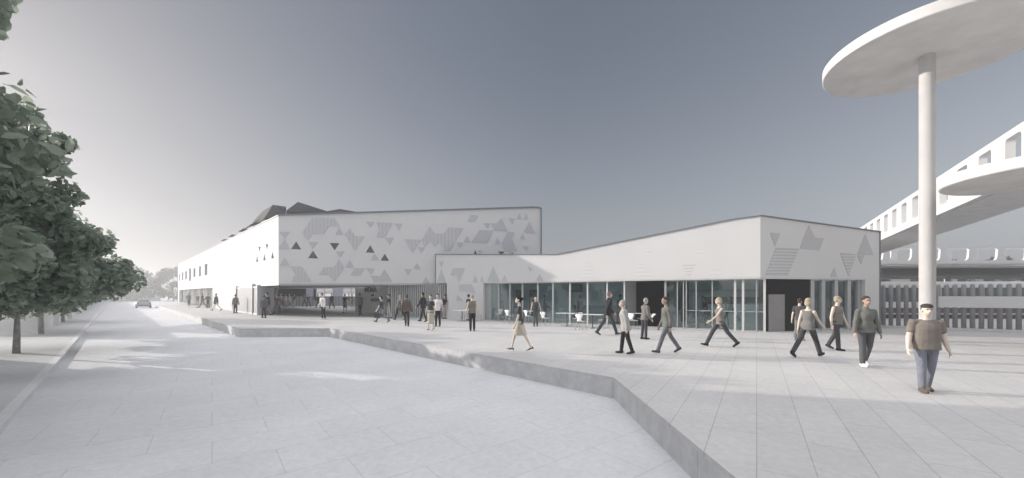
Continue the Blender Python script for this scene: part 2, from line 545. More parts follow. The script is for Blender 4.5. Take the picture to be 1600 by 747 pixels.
def zpts(lst, sc, ox, oy):
    return [(ox + p[0] / sc, oy + p[1] / sc) for p in lst]
Z1 = lambda l: zpts(l, 5.745, 430, 320)
Z2 = lambda l: zpts(l, 5.748, 630, 320)
rel1 = [
 [(335,115),(530,120),(578,195),(480,195),(435,262),(335,262),(290,318),(240,255)],
 [(37,243),(125,245),(85,305)],
 [(85,312),(130,395),(37,395),(37,380)],
 [(300,333),(382,335),(335,395)],
 [(575,205),(615,272),(540,270)],
 [(672,215),(715,283),(803,285),(717,413),(625,265)],
 [(815,150),(890,155),(850,205)],
 [(905,155),(1055,163),(985,292),(905,290),(938,225)],
 [(1070,167),(1142,172),(1110,230)],
 [(988,298),(1060,298),(1028,358)],
 [(545,418),(620,418),(580,475)],
 [(575,490),(618,565),(530,690),(490,632),(390,628),(440,562),(530,560)],
 [(672,500),(705,560),(632,560)],
 [(85,475),(130,548),(40,548)],
 [(136,553),(235,555),(330,692),(145,692),(180,625)],
 [(715,568),(800,570),(765,632),(678,632)],
 [(815,570),(892,572),(860,628)],
 [(980,580),(1050,690),(885,697),(860,638),(945,638)],
 [(890,440),(935,498),(858,498)]]
rel2 = [
 [(50,112),(118,113),(88,165)],
 [(10,310),(160,315),(85,435)],
 [(238,195),(285,258),(360,260),(410,203),(535,210),(420,418),(375,410),(325,330),(285,378),(240,330),(190,378),(168,320)],
 [(130,380),(195,385),(162,437)],
 [(124,525),(155,578),(92,575)],
 [(10,578),(75,580),(42,632)],
 [(203,650),(238,704),(170,704)],
 [(605,90),(672,95),(645,150),(580,150)],
 [(575,280),(605,335),(543,333)],
 [(480,338),(537,340),(505,390)],
 [(685,228),(810,230),(755,343),(612,338)],
 [(725,165),(780,168),(755,215)],
 [(790,167),(835,170),(883,120),(935,238),(820,230)],
 [(845,295),(870,350),(825,350)],
 [(940,240),(1000,250),(978,310),(1025,415),(985,415),(965,440),(900,390),(885,345)],
 [(950,120),(1002,125),(980,178)],
 [(1045,80),(1063,128),(1017,127)],
 [(1105,80),(1122,130),(1085,130)],
 [(1133,150),(1187,258),(1083,245)],
 [(1073,255),(1097,308),(1048,305)],
 [(1070,370),(1130,375),(1105,415)],
 [(672,410),(712,412),(686,445)]]
win1 = [[(187,328),(235,402),(140,398)], [(338,410),(385,482),(292,480)], [(487,342),(578,345),(532,412)],
        [(852,362),(893,432),(812,428)], [(983,438),(1022,503),(945,502)]]
win2 = [[(648,405),(668,452),(628,452)], [(852,418),(912,420),(880,462)], [(980,425),(994,455),(964,455)]]
topf = [front.px(435, 337), front.px(835, 324.5), front.px(845, 326)]
outer = [(0, SOF)] + topf + [(topf[-1][0], SOF)]
winf = [[front.px(*p) for p in Z1(w)] for w in win1] + [[front.px(*p) for p in Z2(w)] for w in win2]
wall(front, outer, winf, 0.35).build('front_wall', M['white'], mainb)
for w in winf:
    cx = sum(p[0] for p in w) / 3; cy = sum(p[1] for p in w) / 3
    sh = [(cx + (p[0] - cx) * 0.90, cy + (p[1] - cy) * 0.90) for p in w]
    fr = wall(front.back(0.10), [(cx + (p[0] - cx) * 1.05, cy + (p[1] - cy) * 1.05) for p in w], [sh], 0.05).build('window', M['dark'], mainb)
    plate(front.back(0.11), sh, -0.02, 0.0).build('pane', M['glass_dark'], fr)

mrel = ribbed('front_relief', (0.51, 0.51, 0.52), (0.455, 0.455, 0.465), 0.28, True, (1, 0, 0), 0.15)
mrelp = mat('front_relief_plain', (0.475, 0.475, 0.49), 0.8, noise=0.02)
def reliefs(pl, lists, m1, m2, parent, off=0.03, ribpred=lambda i: i % 2 == 0):
    for i, l in enumerate(lists):
        q = plate(pl, [pl.px(*p) for p in l], 0.001, off)
        q.build('ribbed_relief' if ribpred(i) else 'plain_relief', m1 if ribpred(i) else m2, parent)
big = {0, 5, 7, 11, 14}
reliefs(front, [Z1(l) for l in rel1] + [Z2(l) for l in rel2[1:]], mrel, mrelp, mainb, 0.03,
        lambda i: i in big or i in (19, 20))
# side wall along the street
Z3 = lambda l: zpts(l, 4.667, 270, 340)
tops = [side.px(278, 413), side.px(435, 337)]
end_s = tops[0][0]
wt = [[(625,212),(641,214),(632,252)], [(678,193),(695,195),(687,242)], [(615,275),(623,322),(607,322)], [(668,262),(677,311),(659,312)], [(727,248),(738,297),(717,298)]]
wr = [(232, 253, 342, 418), (190, 205, 357, 427), (150, 165, 372, 432), (118, 133, 372, 460), (90, 103, 393, 450), (65, 77, 402, 455), (45, 53, 410, 460)]
winS = [[side.px(*p) for p in Z3(w)] for w in wt]
for x0, x1, y0, y1 in wr:
    a = side.px(*Z3([(x0, y0)])[0]); c = side.px(*Z3([(x1, y1)])[0])
    winS.append([(a[0], a[1]), (c[0], a[1]), (c[0], c[1]), (a[0], c[1])])
g0 = side.s_at(372)          # gate starts
p0 = side.s_at(332); 
p1 = side.s_at(280)
outerS = [(end_s, 0), (p1, 0), (p1, SOF), (p0, SOF), (p0, 0), (g0, 0), (g0, SOF), (0, SOF), (0, tops[1][1]), (end_s, tops[0][1])]
wall(side, outerS, winS, 0.35).build('side_wall', M['white'], mainb)
for k, w in enumerate(winS):
    cx = sum(p[0] for p in w) / len(w); cy = sum(p[1] for p in w) / len(w)
    sh = [(cx + (p[0] - cx) * 0.92, cy + (p[1] - cy) * 0.92) for p in w]
    fr = wall(side.back(0.14), [(cx + (p[0] - cx) * 1.03, cy + (p[1] - cy) * 1.03) for p in w], [sh], 0.05).build('window', M['dark'], mainb)
    plate(side.back(0.15), sh, -0.02, 0.0).build('pane', M['glass_dark'], fr)
mrs = ribbed('side_relief', (0.65, 0.645, 0.64), (0.60, 0.595, 0.59), 0.5, True, (-0.7133, 0.7009, 0), 0.4)
sr = []
for k in range(26):
    x = random.uniform(336, 428); y = 459 + (340 + (435 - x) * 0.484 - 459) * random.uniform(0.15, 0.85)
    s_ = random.uniform(2.5, 6); u = random.choice((-1, 1))
    sr.append([(x - s_ * 0.6, y + u * s_), (x + s_ * 0.6, y + u * s_), (x, y - u * s_)])
keep = []
for l in sr:
    c = side.px(l[2][0], l[2][1])
    if all(abs(c[0] - sum(p[0] for p in w) / len(w)) > 1.6 for w in winS): keep.append(l)
reliefs(side, keep, mrs, mrs, mainb, 0.004)
# body: right end, back, roof slab, soffit
b = MB()
rx = topf[-1][0] + front.o.x
b.poly([(rx, 29.65, SOF), (rx, 37, SOF), (rx, 37, 8.4), (rx, 29.65, topf[-1][1])])
b.poly([(rx - 0.3, 29.65, SOF), (rx - 0.3, 37, SOF), (rx - 0.3, 37, 8.4), (rx - 0.3, 29.65, topf[-1][1] - 0.01)])
b.build('end_wall', M['white'], mainb)
S = lambda t, off=0.0: side.w(t, 0, off)
def xy(v): return (v.x, v.y)
inner = 8.0
corner_in = (S(0, -inner)[0] + 0, 0)
# back wall of front wing and inner wall of the long wing (courtyard faces)
b = MB()
# corner where y=37 meets inner offset line of side wing
P0 = S(0, -inner); d2 = side.d
tt = (37 - P0.y) / d2.y
ci = Vector((P0.x + d2.x * tt, 37.0))
Lend = S(end_s, -inner)
b.poly([(ci.x, 37, SOF), (rx, 37, SOF), (rx, 37, 7.6), (ci.x, 37, 7.6)])
b.poly([(ci.x, 37, 0.0), (Lend.x, Lend.y, 0.0), (Lend.x, Lend.y, 7.6), (ci.x, 37, 7.6)][0:4] if False else
       [(ci.x - 0.1, 37.1, SOF), (Lend.x, Lend.y, SOF), (Lend.x, Lend.y, 7.6), (ci.x - 0.1, 37.1, 7.6)])
Se = S(end_s - 0.36 if end_s > 0 else end_s, -0.36)
b.poly([xy(S(end_s, -0.36)) + (0,), xy(Lend) + (0,), xy(Lend) + (7.4,), xy(S(end_s, -0.36)) + (7.4,)])
b.build('courtyard_wall', M['white'], mainb)
b = MB()
r0 = [xy(S(0.5, -0.37)), xy(S(end_s - 0.5, -0.37)), xy(Lend), (ci.x, 37), (rx - 0.32, 37), (rx - 0.32, 29.67), (S(0.5, -0.37).x + 0.4, 29.67)]
b.prism(r0, 7.0, 7.25)
b.build('roof', M['midgrey'], mainb)
b = MB()
b.prism([xy(S(0, 0)), xy(S(g0, 0)), xy(S(g0, -inner)), (ci.x, 37), (rx, 37), (rx, 29.3)], SOF - 0.13, SOF - 0.004)
b.build('soffit', M['alu'], mainb)
# coping (dark line along the roof edge)
b = MB()
for (a, c) in zip(topf[:-1], topf[1:]):
    b.bar(front.w(a[0], a[1] + 0.04, -0.15), front.w(c[0], c[1] + 0.04, -0.15), 0.5, 0.09)
b.bar(front.w(topf[-1][0] + 0.03, SOF, -0.15), front.w(topf[-1][0] + 0.03, topf[-1][1] + 0.05, -0.15), 0.5, 0.09)
b.build('coping', M['coping'], mainb)
b = MB()
b.bar(side.w(end_s, tops[0][1] + 0.03, -0.15), side.w(0, tops[1][1] + 0.03, -0.15), 0.4, 0.07)
b.bar(side.w(end_s + 0.04, 0, -0.1), side.w(end_s + 0.04, tops[0][1], -0.1), 0.1, 0.4)
b.build('coping', M['coping'], mainb)
# street recess (far left): glass front with fins
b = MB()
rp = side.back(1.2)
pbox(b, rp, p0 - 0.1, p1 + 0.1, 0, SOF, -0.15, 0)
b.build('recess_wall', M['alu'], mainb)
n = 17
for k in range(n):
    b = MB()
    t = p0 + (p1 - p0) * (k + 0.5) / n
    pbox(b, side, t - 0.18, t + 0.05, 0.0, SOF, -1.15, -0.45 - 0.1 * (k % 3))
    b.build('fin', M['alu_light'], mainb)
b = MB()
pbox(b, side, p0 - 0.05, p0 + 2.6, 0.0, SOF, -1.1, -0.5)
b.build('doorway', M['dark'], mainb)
# hall: back wall about 29 m behind the front
hall = Plane((-60, 58.0), (1, 0))
def hx(x): return hall.s_at(x)
b = MB()
pbox(b, hall, hx(404), hx(562), 0, 1.45, -0.3, 0)
b.build('hall_dado', ribbed('dado', (0.34, 0.34, 0.35), (0.22, 0.22, 0.23), 0.5, True), mainb)
b = MB(); pbox(b, hall, hx(431), hx(478), 1.45, SOF, -0.3, -0.02); pbox(b, hall, hx(490), hx(493.3), 1.0, SOF, -0.3, 0.02)
b.build('hall_screen', M['black'], mainb)
b = MB(); pbox(b, hall, hx(478), hx(490), 1.45, SOF, -0.3, -0.01); pbox(b, hall, hx(520), hx(535), 1.45, SOF, -0.3, -0.01); pbox(b, hall, hx(404), hx(431), 1.45, SOF, -0.3, -0.01); pbox(b, hall, hx(404), hx(562), SOF, 4.6, -0.3, -0.01)
b.build('hall_wall', M['lav'], mainb)
for a, c in ((493.3, 520), (535, 562)):
    b = MB()
    s0, s1 = hx(a), hx(c)
    for t in (s0, (s0 + s1) / 2, s1): pbox(b, hall, t - 0.05, t + 0.05, 1.45, SOF, -0.12, -0.04)
    pbox(b, hall, s0, s1, 2.0, 2.08, -0.12, -0.04)
    b.build('hall_window', M['white_smooth'], mainb)
# hall side wall on the right, recessed sign wall
sa = Vector(((555 - CX) / F * 39.2, 39.2)); sb = Vector(((609 - CX) / F * 36.2, 36.2))
signp = Plane(tuple(sa), tuple(sb - sa)); sl = (sb - sa).length
b = MB(); pbox(b, signp, 0, sl, 0, SOF - 0.14, -0.3, 0)
b.build('sign_wall', mat('sign_wall_white', (0.88, 0.88, 0.88), 0.7, noise=0.01), mainb)
b = MB(); b.poly([(sa.x, sa.y + 0.3, 0), (sa.x - 6.2, 58, 0), (sa.x - 6.2, 58, SOF), (sa.x, sa.y + 0.3, SOF)])
b.build('hall_side_wall', M['white'], mainb)
# sign wall text and plates
def text_obj(body, size, pl, t, h, off, m, parent, name='lettering', spacing=1.0):
    cu = bpy.data.curves.new(name, 'FONT')
    cu.body = body; cu.size = size; cu.extrude = 0.03; cu.offset = 0.012; cu.space_character = spacing
    o = bpy.data.objects.new(name, cu)
    COL.objects.link(o)
    cu.materials.append(m)
    p = pl.w(t, h, off)
    xa = Vector((pl.d.x, pl.d.y, 0)); za = Vector((pl.n.x, pl.n.y, 0)); ya = Vector((0, 0, 1))
    if xa.cross(ya).dot(za) < 0: xa = -xa
    mt = Matrix((xa, ya, za)).transposed().to_4x4(); mt.translation = p
    o.matrix_world = mt
    bpy.context.view_layer.update()
    me = bpy.data.meshes.new_from_object(o.evaluated_get(bpy.context.evaluated_depsgraph_get()))
    me.transform(mt)
    n = bpy.data.objects.new(name, me); COL.objects.link(n); n.parent = parent
    if not me.materials: me.materials.append(m)
    bpy.data.objects.remove(o)
    return n
q = signp.px(570, 456.5)
text_obj('MEMÀ', 0.74, signp, q[0], q[1], 0.04, M['dark'], mainb, spacing=0.9)
b = MB()
a = signp.px(580.5, 459.5); c = signp.px(584, 463); pbox(b, signp, a[0], c[0], c[1], a[1], 0.002, 0.03)
b.build('sign_plate', M['dark'], mainb)
b = MB()
a = signp.px(579.5, 466); c = signp.px(594, 471.5); pbox(b, signp, a[0], c[0], c[1], a[1], 0.002, 0.03)
b.build('sign_plate', M['midgrey'], mainb)
# angled white door leaf inside the corner
lp = Plane(((411 - CX) / F * 37.4, 37.4), (1, 0.08))
b = MB(); pbox(b, lp, 0, lp.s_at(432.5), 0, SOF - 0.14, -0.2, 0); b.build('door_leaf', mat('door_white', (0.85, 0.85, 0.85), 0.6, noise=0.01), mainb)
# folded corner gate
mg = ribbed('gate_ribs', (0.34, 0.34, 0.35), (0.22, 0.22, 0.23), 0.32, True, (-0.7133, 0.7009, 0), 0.7)
gate = empty('folding_gate'); tag(gate, 'grey ribbed folding gate with pale frame at the corner opening left of the passage', 'gate')
g1 = side.s_at(398); g2 = side.s_at(406)
b = MB(); pbox(b, side, g0 - 0.15, g1 + 0.2, 0.12, SOF - 0.25, 0.03, 0.11); b.build('ribbed_panel', mg, gate)
b = MB(); pbox(b, side, g1 - 0.15, g2 + 0.15, 0.12, SOF - 0.25, 0.03, 0.11); b.build('ribbed_panel', mg, gate)
for s0, s1 in ((g0, g1), (g1, g2)):
    b = MB()
    pbox(b, side, s0 - 0.1, s1 + 0.1, 0.0, 0.13, 0.0, 0.16); pbox(b, side, s0 - 0.1, s1 + 0.1, SOF - 0.26, SOF - 0.14, 0.0, 0.16)
    b.build('rail', M['alu_light'], gate)
for s in (g0 - 0.05, g1, g2):
    b = MB(); pbox(b, side, s - 0.09, s + 0.09, 0, SOF - 0.02 + (0.12 if s == g1 else 0), 0.0, 0.22)
    b.build('post', M['alu'], gate)
# return leaf of the gate folded inwards
b = MB(); rl = Plane(xy(S(g2 - 0.1, 0.1)), (0.85, 0.53)); pbox(b, rl, 0, 1.1, 0.1, SOF - 0.2, -0.05, 0.05)
b.build('ribbed_panel', mg, gate)
# slatted gate right of sign wall
sg = empty('slatted_gate'); tag(sg, 'long grey gate of vertical slats right of the sign wall', 'gate')
gp = Plane(((609 - CX) / F * 30.2, 30.2), ((680 - CX) / F * 29.0 - (609 - CX) / F * 30.2, -1.2))
gl = gp.s_at(698)
b = MB()
k = 0; t = 0.3
while t < gl - 0.05:
    pbox(b, gp, t, t + 0.09, 0.08, SOF - 0.02, -0.10, 0.0); t += 0.165; k += 1
b.build('slats', M['alu'], sg)
b = MB(); pbox(b, gp, 0.3, gl, 0.0, 0.08, -0.1, 0.02); pbox(b, gp, 0.3, gl, SOF - 0.12, SOF - 0.004, -0.14, -0.11); b.build('rail', M['alu'], sg)
b = MB(); pbox(b, gp, -0.1, 0.02, 0, SOF + 0.1, -0.12, 0.06); pbox(b, gp, 0.16, 0.28, 0, SOF + 0.1, -0.12, 0.06); b.build('post', M['alu'], sg)
b = MB(); pbox(b, gp, 0.3, gp.s_at(680), 0.0, SOF - 0.14, -0.28, -0.20); b.build('backing_panel', M['gate'], sg)
b = MB(); pbox(b, gp, gp.s_at(680.5), gl + 0.3, 0.0, SOF - 0.14, -0.9, -0.8); b.build('opening_shade', M['black'], sg)  # black sheet painted in for the shade behind the slats

# folded roof above the courtyard
def RP(x, y, Y): return Vector(((x - CX) / F * Y, Y, CAMZ + (HY - y) * Y / F))
rf = empty('folded_skylight'); rf.parent = mainb
def facets(name, tris, m):
    b = MB()
    for t in tris:
        b.poly(t)
        b.poly([p - Vector((0, 0, 0.15)) for p in reversed(t)])
    return b.build(name, m, mainb)
bpy.data.objects.remove(rf)
A1 = RP(426, 320.5, 38); A2 = RP(388, 354, 50); A3 = RP(447, 324, 40); A4 = RP(412, 342, 35); A5 = RP(446, 335, 36); A6 = RP(402, 349, 40)
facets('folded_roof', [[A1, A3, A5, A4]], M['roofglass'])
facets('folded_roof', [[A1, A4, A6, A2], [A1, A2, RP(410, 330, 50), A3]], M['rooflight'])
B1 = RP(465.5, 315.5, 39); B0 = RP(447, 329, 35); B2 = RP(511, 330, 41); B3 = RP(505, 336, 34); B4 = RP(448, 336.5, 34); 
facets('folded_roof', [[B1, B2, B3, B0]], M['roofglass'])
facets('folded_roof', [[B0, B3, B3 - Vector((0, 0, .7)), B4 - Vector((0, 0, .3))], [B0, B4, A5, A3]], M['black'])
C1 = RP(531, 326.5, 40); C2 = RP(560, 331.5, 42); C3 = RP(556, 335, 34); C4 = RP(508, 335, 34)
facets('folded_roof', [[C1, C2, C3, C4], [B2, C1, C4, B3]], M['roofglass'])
for x, y in ((392, 352), (375, 361.5), (358.5, 370), (347, 376.5)):
    t = side.s_at(x)
    c = side.w(t, 0, -0.9)
    h = CAMZ + (HY - y) * c.y / F
    b = MB()
    b.box((c.x, c.y, h - 0.35), (1.7, 1.2, 0.7), R(-45)); b.box((c.x - .1, c.y - .1, h + 0.03), (2.0, 1.5, 0.07), R(-45))
    b.build('roof_cowl', M['dark'], mainb)
b = MB()
for (xa, ya, xb, yb) in ((426, 322, 392, 352), (412, 340, 375, 362), (447, 324, 426, 321)):
    b.bar(RP(xa, ya, 38.5), RP(xb, yb, 46 if xb < 400 else 38), 0.12)
b.build('ridge_beam', M['rooflight'], mainb)

# ------------------------------------------------------------ pavilion (right building)
pav = empty('cafe_pavilion')
tag(pav, 'low white angular cafe pavilion with a glazed ground floor and a pointed right corner', 'building')
LF = Plane((11.9, 18.4), (-0.857, 0.515))
RF = Plane((11.9, 18.4), (0.973, 0.23))
def Lp(*a): return LF.px(*a)
topL = [(0, Lp(1186, 338)[1])] + [Lp(x, y) for x, y in ((1145, 343.5), (870, 398.2), (680, 398))]
e680 = LF.s_at(680); e698 = LF.s_at(698); e755 = LF.s_at(755)
outerL = topL + [(e680, SOF), (e698, SOF), (e698, 0), (e755, 0), (e755, SOF), (0, SOF)]
wall(LF, outerL, [], 0.35).build('left_facade', M['white'], pav)
e1375 = RF.s_at(1375); e1352 = RF.s_at(1352)
topR = [RF.px(1186.6, 338.2), RF.px(1375, 363)]
outerR = [(0, SOF), (0, topL[0][1]), topR[1], (e1375, 0), (e1352, 0), (e1352, SOF)]
wall(RF, outerR, [], 0.35).build('right_facade', M['white'], pav)
b = MB()
for (a, c) in zip(topL[:-1], topL[1:]):
    b.bar(LF.w(a[0], a[1] + 0.025, -0.15), LF.w(c[0], c[1] + 0.025, -0.15), 0.42, 0.05)
b.bar(RF.w(0, topL[0][1] + 0.03, -0.15), RF.w(e1375, topR[1][1] + 0.03, -0.15), 0.42, 0.055)
b.bar(LF.w(e680 + 0.02, SOF, -0.1), LF.w(e680 + 0.02, topL[-1][1] + 0.02, -0.1), 0.3, 0.05)
b.bar(RF.w(e1375 + 0.02, 0, -0.15), RF.w(e1375 + 0.02, topR[1][1], -0.15), 0.38, 0.05)
b.build('coping', M['coping'], pav)
# other walls and roof
endR = RF.w(e1375, 0, -0.36); endL = LF.w(e680, 0, -0.36)
bodyp = [xy(LF.w(0.3, 0, -0.36)), xy(endR), (21.5, 34), (2.6, 34), (2.6, 29.2), (-5.0, 29.2), xy(LF.w(e680 - 0.3, 0, -0.36))]
def rq(pts): return [(p.x, p.y) for p in pts]
b = MB()
b.prism(rq([LF.w(0.5, 0, -0.36), LF.w(0.5, 0, -1.4), LF.w(e680 - 0.5, 0, -1.0), LF.w(e680 - 0.3, 0, -0.36)]), 3.7, 3.9)
b.prism(rq([LF.w(0.4, 0, -0.36), RF.w(e1375 - 0.4, 0, -0.36), RF.w(e1375 - 0.4, 0, -1.4), LF.w(0.5, 0, -1.5)]), 3.695, 3.895)
b.prism([xy(LF.w(0.5, 0, -4.4)), xy(RF.w(e1375 - 0.6, 0, -5.0)), (21.3, 33.9), (2.7, 33.9), (2.7, 29.1), (-1.0, 29.1)], 3.69, 3.89)
b.build('roof', M['midgrey'], pav)
b = MB()
b.poly([(p.x, p.y, 3.86) for p in (LF.w(0.4, 0, -1.3), LF.w(0.5, 0, -4.5), LF.w(16, 0, -4.5), LF.w(19, 0, -0.9))])
b.poly([(p.x, p.y, 3.865) for p in (LF.w(0.4, 0, -1.3), RF.w(e1375 - .4, 0, -1.3), RF.w(e1375 - .6, 0, -5.2), LF.w(0.5, 0, -4.6))])
b.build('added_rooflight_glass', M['glass'], pav)  # unseen rooflight added to bring daylight into the interior
b = MB()
for a, c in (((endR.x, endR.y), (21.5, 34)), ((21.5, 34), (2.6, 34)), ((2.6, 34), (2.6, 29.2))):
    b.poly([(a[0], a[1], 0), (c[0], c[1], 0), (c[0], c[1], 4.25), (a[0], a[1], 4.25)])
b.poly([(endL.x, endL.y + 0.01, SOF), (endL.x + 0.3, 29.25, SOF), (endL.x + 0.3, 29.25, 4.5), (endL.x, endL.y + 0.01, 4.5)])
b.poly([xy(LF.w(e698, 0, -0.35)) + (0,), (xy(LF.w(e698, 0, -0.35))[0] + 0.4, 29.25, 0), (xy(LF.w(e698, 0, -0.35))[0] + 0.4, 29.25, SOF), xy(LF.w(e698, 0, -0.35)) + (SOF,)])
b.build('rear_wall', M['white'], pav)
b = MB(); b.prism([xy(LF.w(0.01, 0, -0.01)), xy(RF.w(e1375 - .02, 0, -0.01)), xy(RF.w(e1375 - .4, 0, -1.2)), xy(LF.w(0.6, 0, -1.3)), xy(LF.w(e755, 0, -1.0)), xy(LF.w(e755, 0, -0.01))], SOF - 0.06, SOF - 0.004)
b.build('soffit', M['alu_light'], pav)
# reliefs on the pavilion
ZA = lambda l: zpts(l, 6.79, 970, 340)
ZB = lambda l: zpts(l, 4.98, 1180, 330)
relLs = [Z2(l) for l in (
 [(320,510),(362,512),(342,560)], [(342,580),(385,702),(302,702)], [(450,568),(552,570),(500,700),(480,635),(425,632)],
 [(648,635),(672,695),(622,695)], [(708,635),(725,695),(690,695)], [(808,555),(865,688),(755,688)], [(910,630),(937,686),(885,686)],
 [(1115,548),(1160,570),(1140,600)], [(1225,620),(1260,684),(1190,684)])] + [
 zpts(l, 3.114, 660, 300) for l in ([(180,449),(240,449),(258,492),(178,480)], [(172,500),(200,528),(165,530)])]
mLs = mat('shaded_side_relief', (0.50, 0.505, 0.515), 0.8, noise=0.02)  # relief darkened in colour for the shaded part; paler copies for the sunlit part
reliefs(LF, relLs, mLs, mLs, pav, 0.02)
relLl = [ZA(l) for l in ([(640,490),(800,490),(720,640),(690,600)], [(280,290),(350,380),(300,380),(240,350)], [(220,465),(310,570),(330,620),(120,620)],
 [(1020,510),(1080,622),(925,622)], [(760,340),(905,352),(830,415),(790,380)])] + [zpts(l, 2.873, 900, 320) for l in ([(48,240),(92,328),(20,330)],)]
mLh = ribbed('horizontal_relief', (0.65, 0.645, 0.64), (0.52, 0.515, 0.51), 0.16, False, bump=0.5)
mLh2 = ribbed('faint_relief', (0.65, 0.645, 0.64), (0.595, 0.59, 0.585), 0.22, False, bump=0.4)
reliefs(LF, relLl, mLh, mLh2, pav, 0.004, lambda i: i == 0)
relR = [ZB(l) for l in ([(660,325),(785,335),(725,508)], [(160,283),(340,292),(250,503),(75,500)], [(115,168),(193,175),(152,275)],
 [(415,108),(462,205),(532,212),(497,305),(345,292)], [(855,178),(918,340),(793,335)], [(795,345),(848,345),(822,415)], [(612,440),(637,510),(587,508)])]
mRh = ribbed('right_relief', (0.57, 0.57, 0.57), (0.44, 0.44, 0.445), 0.15, False, bump=0.5)
mRp = mat('right_relief_plain', (0.48, 0.475, 0.48), 0.8, noise=0.02)
reliefs(RF, relR, mRh, mRp, pav, 0.02, lambda i: i < 2)

# glazing
GD = 0.30
LG = LF.back(GD); RG = RF.back(GD)
TOPG = SOF - 0.06
def mull(pl, x, w=0.07, d=0.10, m=None, name='mullion', h0=0.0, h1=TOPG):
    t = pl.s_at(x)
    b = MB(); pbox(b, pl, t - w / 2, t + w / 2, h0, h1, -d / 2, d / 2)
    return b.build(name, m or M['alu'], pav)
def pane(pl, xa, xb, h0=0.06, h1=TOPG - 0.04, m=None):
    b = MB(); pbox(b, pl, pl.s_at(xa), pl.s_at(xb), h0, h1, -0.012, 0.012)
    return b.build('glass_pane', m or M['glass'], pav)
xsL = [757, 780, 797.5, 817, 841, 864.5, 891, 918.5, 949, 976]
for i, x in enumerate(xsL): mull(LG, x, 0.09 if i > 3 else 0.12, 0.14, M['alu_light'] if i > 3 else M['alu'])
for a, c in zip(xsL[:-1], xsL[1:]): pane(LG, a + 0.8, c - 0.8)
b = MB(); pbox(b, LG, LG.s_at(757), LG.s_at(976), 0, 0.06, -0.06, 0.06); pbox(b, LG, LG.s_at(757), LG.s_at(976), TOPG - 0.05, TOPG, -0.06, 0.06); b.build('frame_rail', M['alu'], pav)
b = MB(); pbox(b, LF, e755 - 0.02, e755 - 0.5, 0, SOF - 0.07, -0.36, -0.28); b.build('jamb', M['alu'], pav)
xsR = [1040, 1058.5, 1068, 1072.5, 1088, 1113, 1148.5, 1161, 1182, 1194.5]
for x in xsR: mull(LG, x, 0.10 if x in (1040, 1148.5, 1161, 1194.5) else 0.055, 0.14, M['alu_light'] if x in (1148.5, 1161, 1194.5) else M['alu'])
for a, c in zip(xsR[:-1], xsR[1:]): pane(LG, a + 1, c - 1)
b = MB(); pbox(b, LG, LG.s_at(1040), LG.s_at(1194.5), 0, 0.06, -0.06, 0.06); pbox(b, LG, LG.s_at(1040), LG.s_at(1194.5), TOPG - 0.05, TOPG, -0.06, 0.06)
pbox(b, LG, LG.s_at(1073), LG.s_at(1194.5), 0.95, 0.99, -0.03, 0.03)
b.build('frame_rail', M['alu'], pav)
# niche beside the cafe glass
b = MB(); LN = LF.back(0.9)
a0 = LF.w(LF.s_at(977.5), 0, -0.2); a1 = LN.w(LN.s_at(994), 0, 0)
b.poly([(a0.x, a0.y, 0), (a1.x, a1.y, 0), (a1.x, a1.y, TOPG), (a0.x, a0.y, TOPG)])
b.poly([(a0.x + .1, a0.y + .1, 0), (a1.x + .1, a1.y + .1, 0), (a1.x + .1, a1.y + .1, TOPG), (a0.x + .1, a0.y + .1, TOPG)])
b.build('niche_side', M['midgrey'], pav)
b = MB(); pbox(b, LN, LN.s_at(993), LN.s_at(1042), 0, TOPG, -0.1, 0.0)
t1 = LF.s_at(1037); pbox(b, LF, t1 - 0.12, t1, 0, TOPG, -0.95, -0.32)
b.build('niche_panel', M['black'], pav)
# corner block on the right side
b = MB(); RB = RF.back(0.22)
pbox(b, RB, RB.s_at(1199), RB.s_at(1265), 0, TOPG, -0.5, 0.0)
b.build('corner_block', M['black'], pav)
b = MB(); pbox(b, RB, RB.s_at(1199.5), RB.s_at(1224.5), 0, RB.px(1210, 460)[1], 0.002, 0.06)
b.build('corner_cladding', M['midgrey'], pav)
xr = [1266, 1278, 1298, 1318, 1338, 1343]
for i, x in enumerate((1266, 1283, 1303, 1323, 1339)):
    mull(RG, x, 0.22, 0.25, M['alu']); mull(RG, x + 4.2, 0.06, 0.1, M['alu_light'])
for a, c in zip((1267, 1284, 1304, 1324), (1283, 1303, 1323, 1339)): pane(RG, a, c)
b = MB(); pbox(b, RG, RG.s_at(1266), RG.s_at(1352), 0, 0.08, -0.06, 0.06); pbox(b, RG, RG.s_at(1266), RG.s_at(1352), TOPG - 0.07, TOPG, -0.06, 0.06); b.build('frame_rail', M['alu'], pav)
b = MB(); pbox(b, RG, RG.s_at(1340), RG.s_at(1353.5), 0, TOPG, -0.3, -0.04); b.build('jamb', M['midgrey'], pav)
# interior
b = MB(); b.prism([xy(LF.w(0.6, 0, -0.40)), xy(RF.w(e1375 - 0.4, 0, -0.40)), xy(RF.w(e1375 - 0.4, 0, -5.5)), xy(LF.w(2, 0, -7)), xy(LF.w(e755 - .1, 0, -5.0)), xy(LF.w(e755 - .1, 0, -0.40))], 0.002, 0.012)
b.build('interior_floor', mat('interior_floor', (0.45, 0.50, 0.48), 0.4), pav)
LB = LF.back(4.6)
b = MB(); pbox(b, LB, LB.s_at(740), LB.s_at(1010), 0, 3.4, -0.2, 0); b.build('interior_wall', M['bluewall'], pav)
b = MB(); pbox(b, LF, e755 + 0.0, e755 + 0.15, 0, TOPG, -4.6, -0.4); b.build('interior_wall', M['bluewall'], pav)
b = MB(); pbox(b, LF, LF.s_at(1008) , LF.s_at(1008) + 0.15, 0, TOPG, -4.6, -1.05); b.build('interior_wall', M['bluewall'], pav)
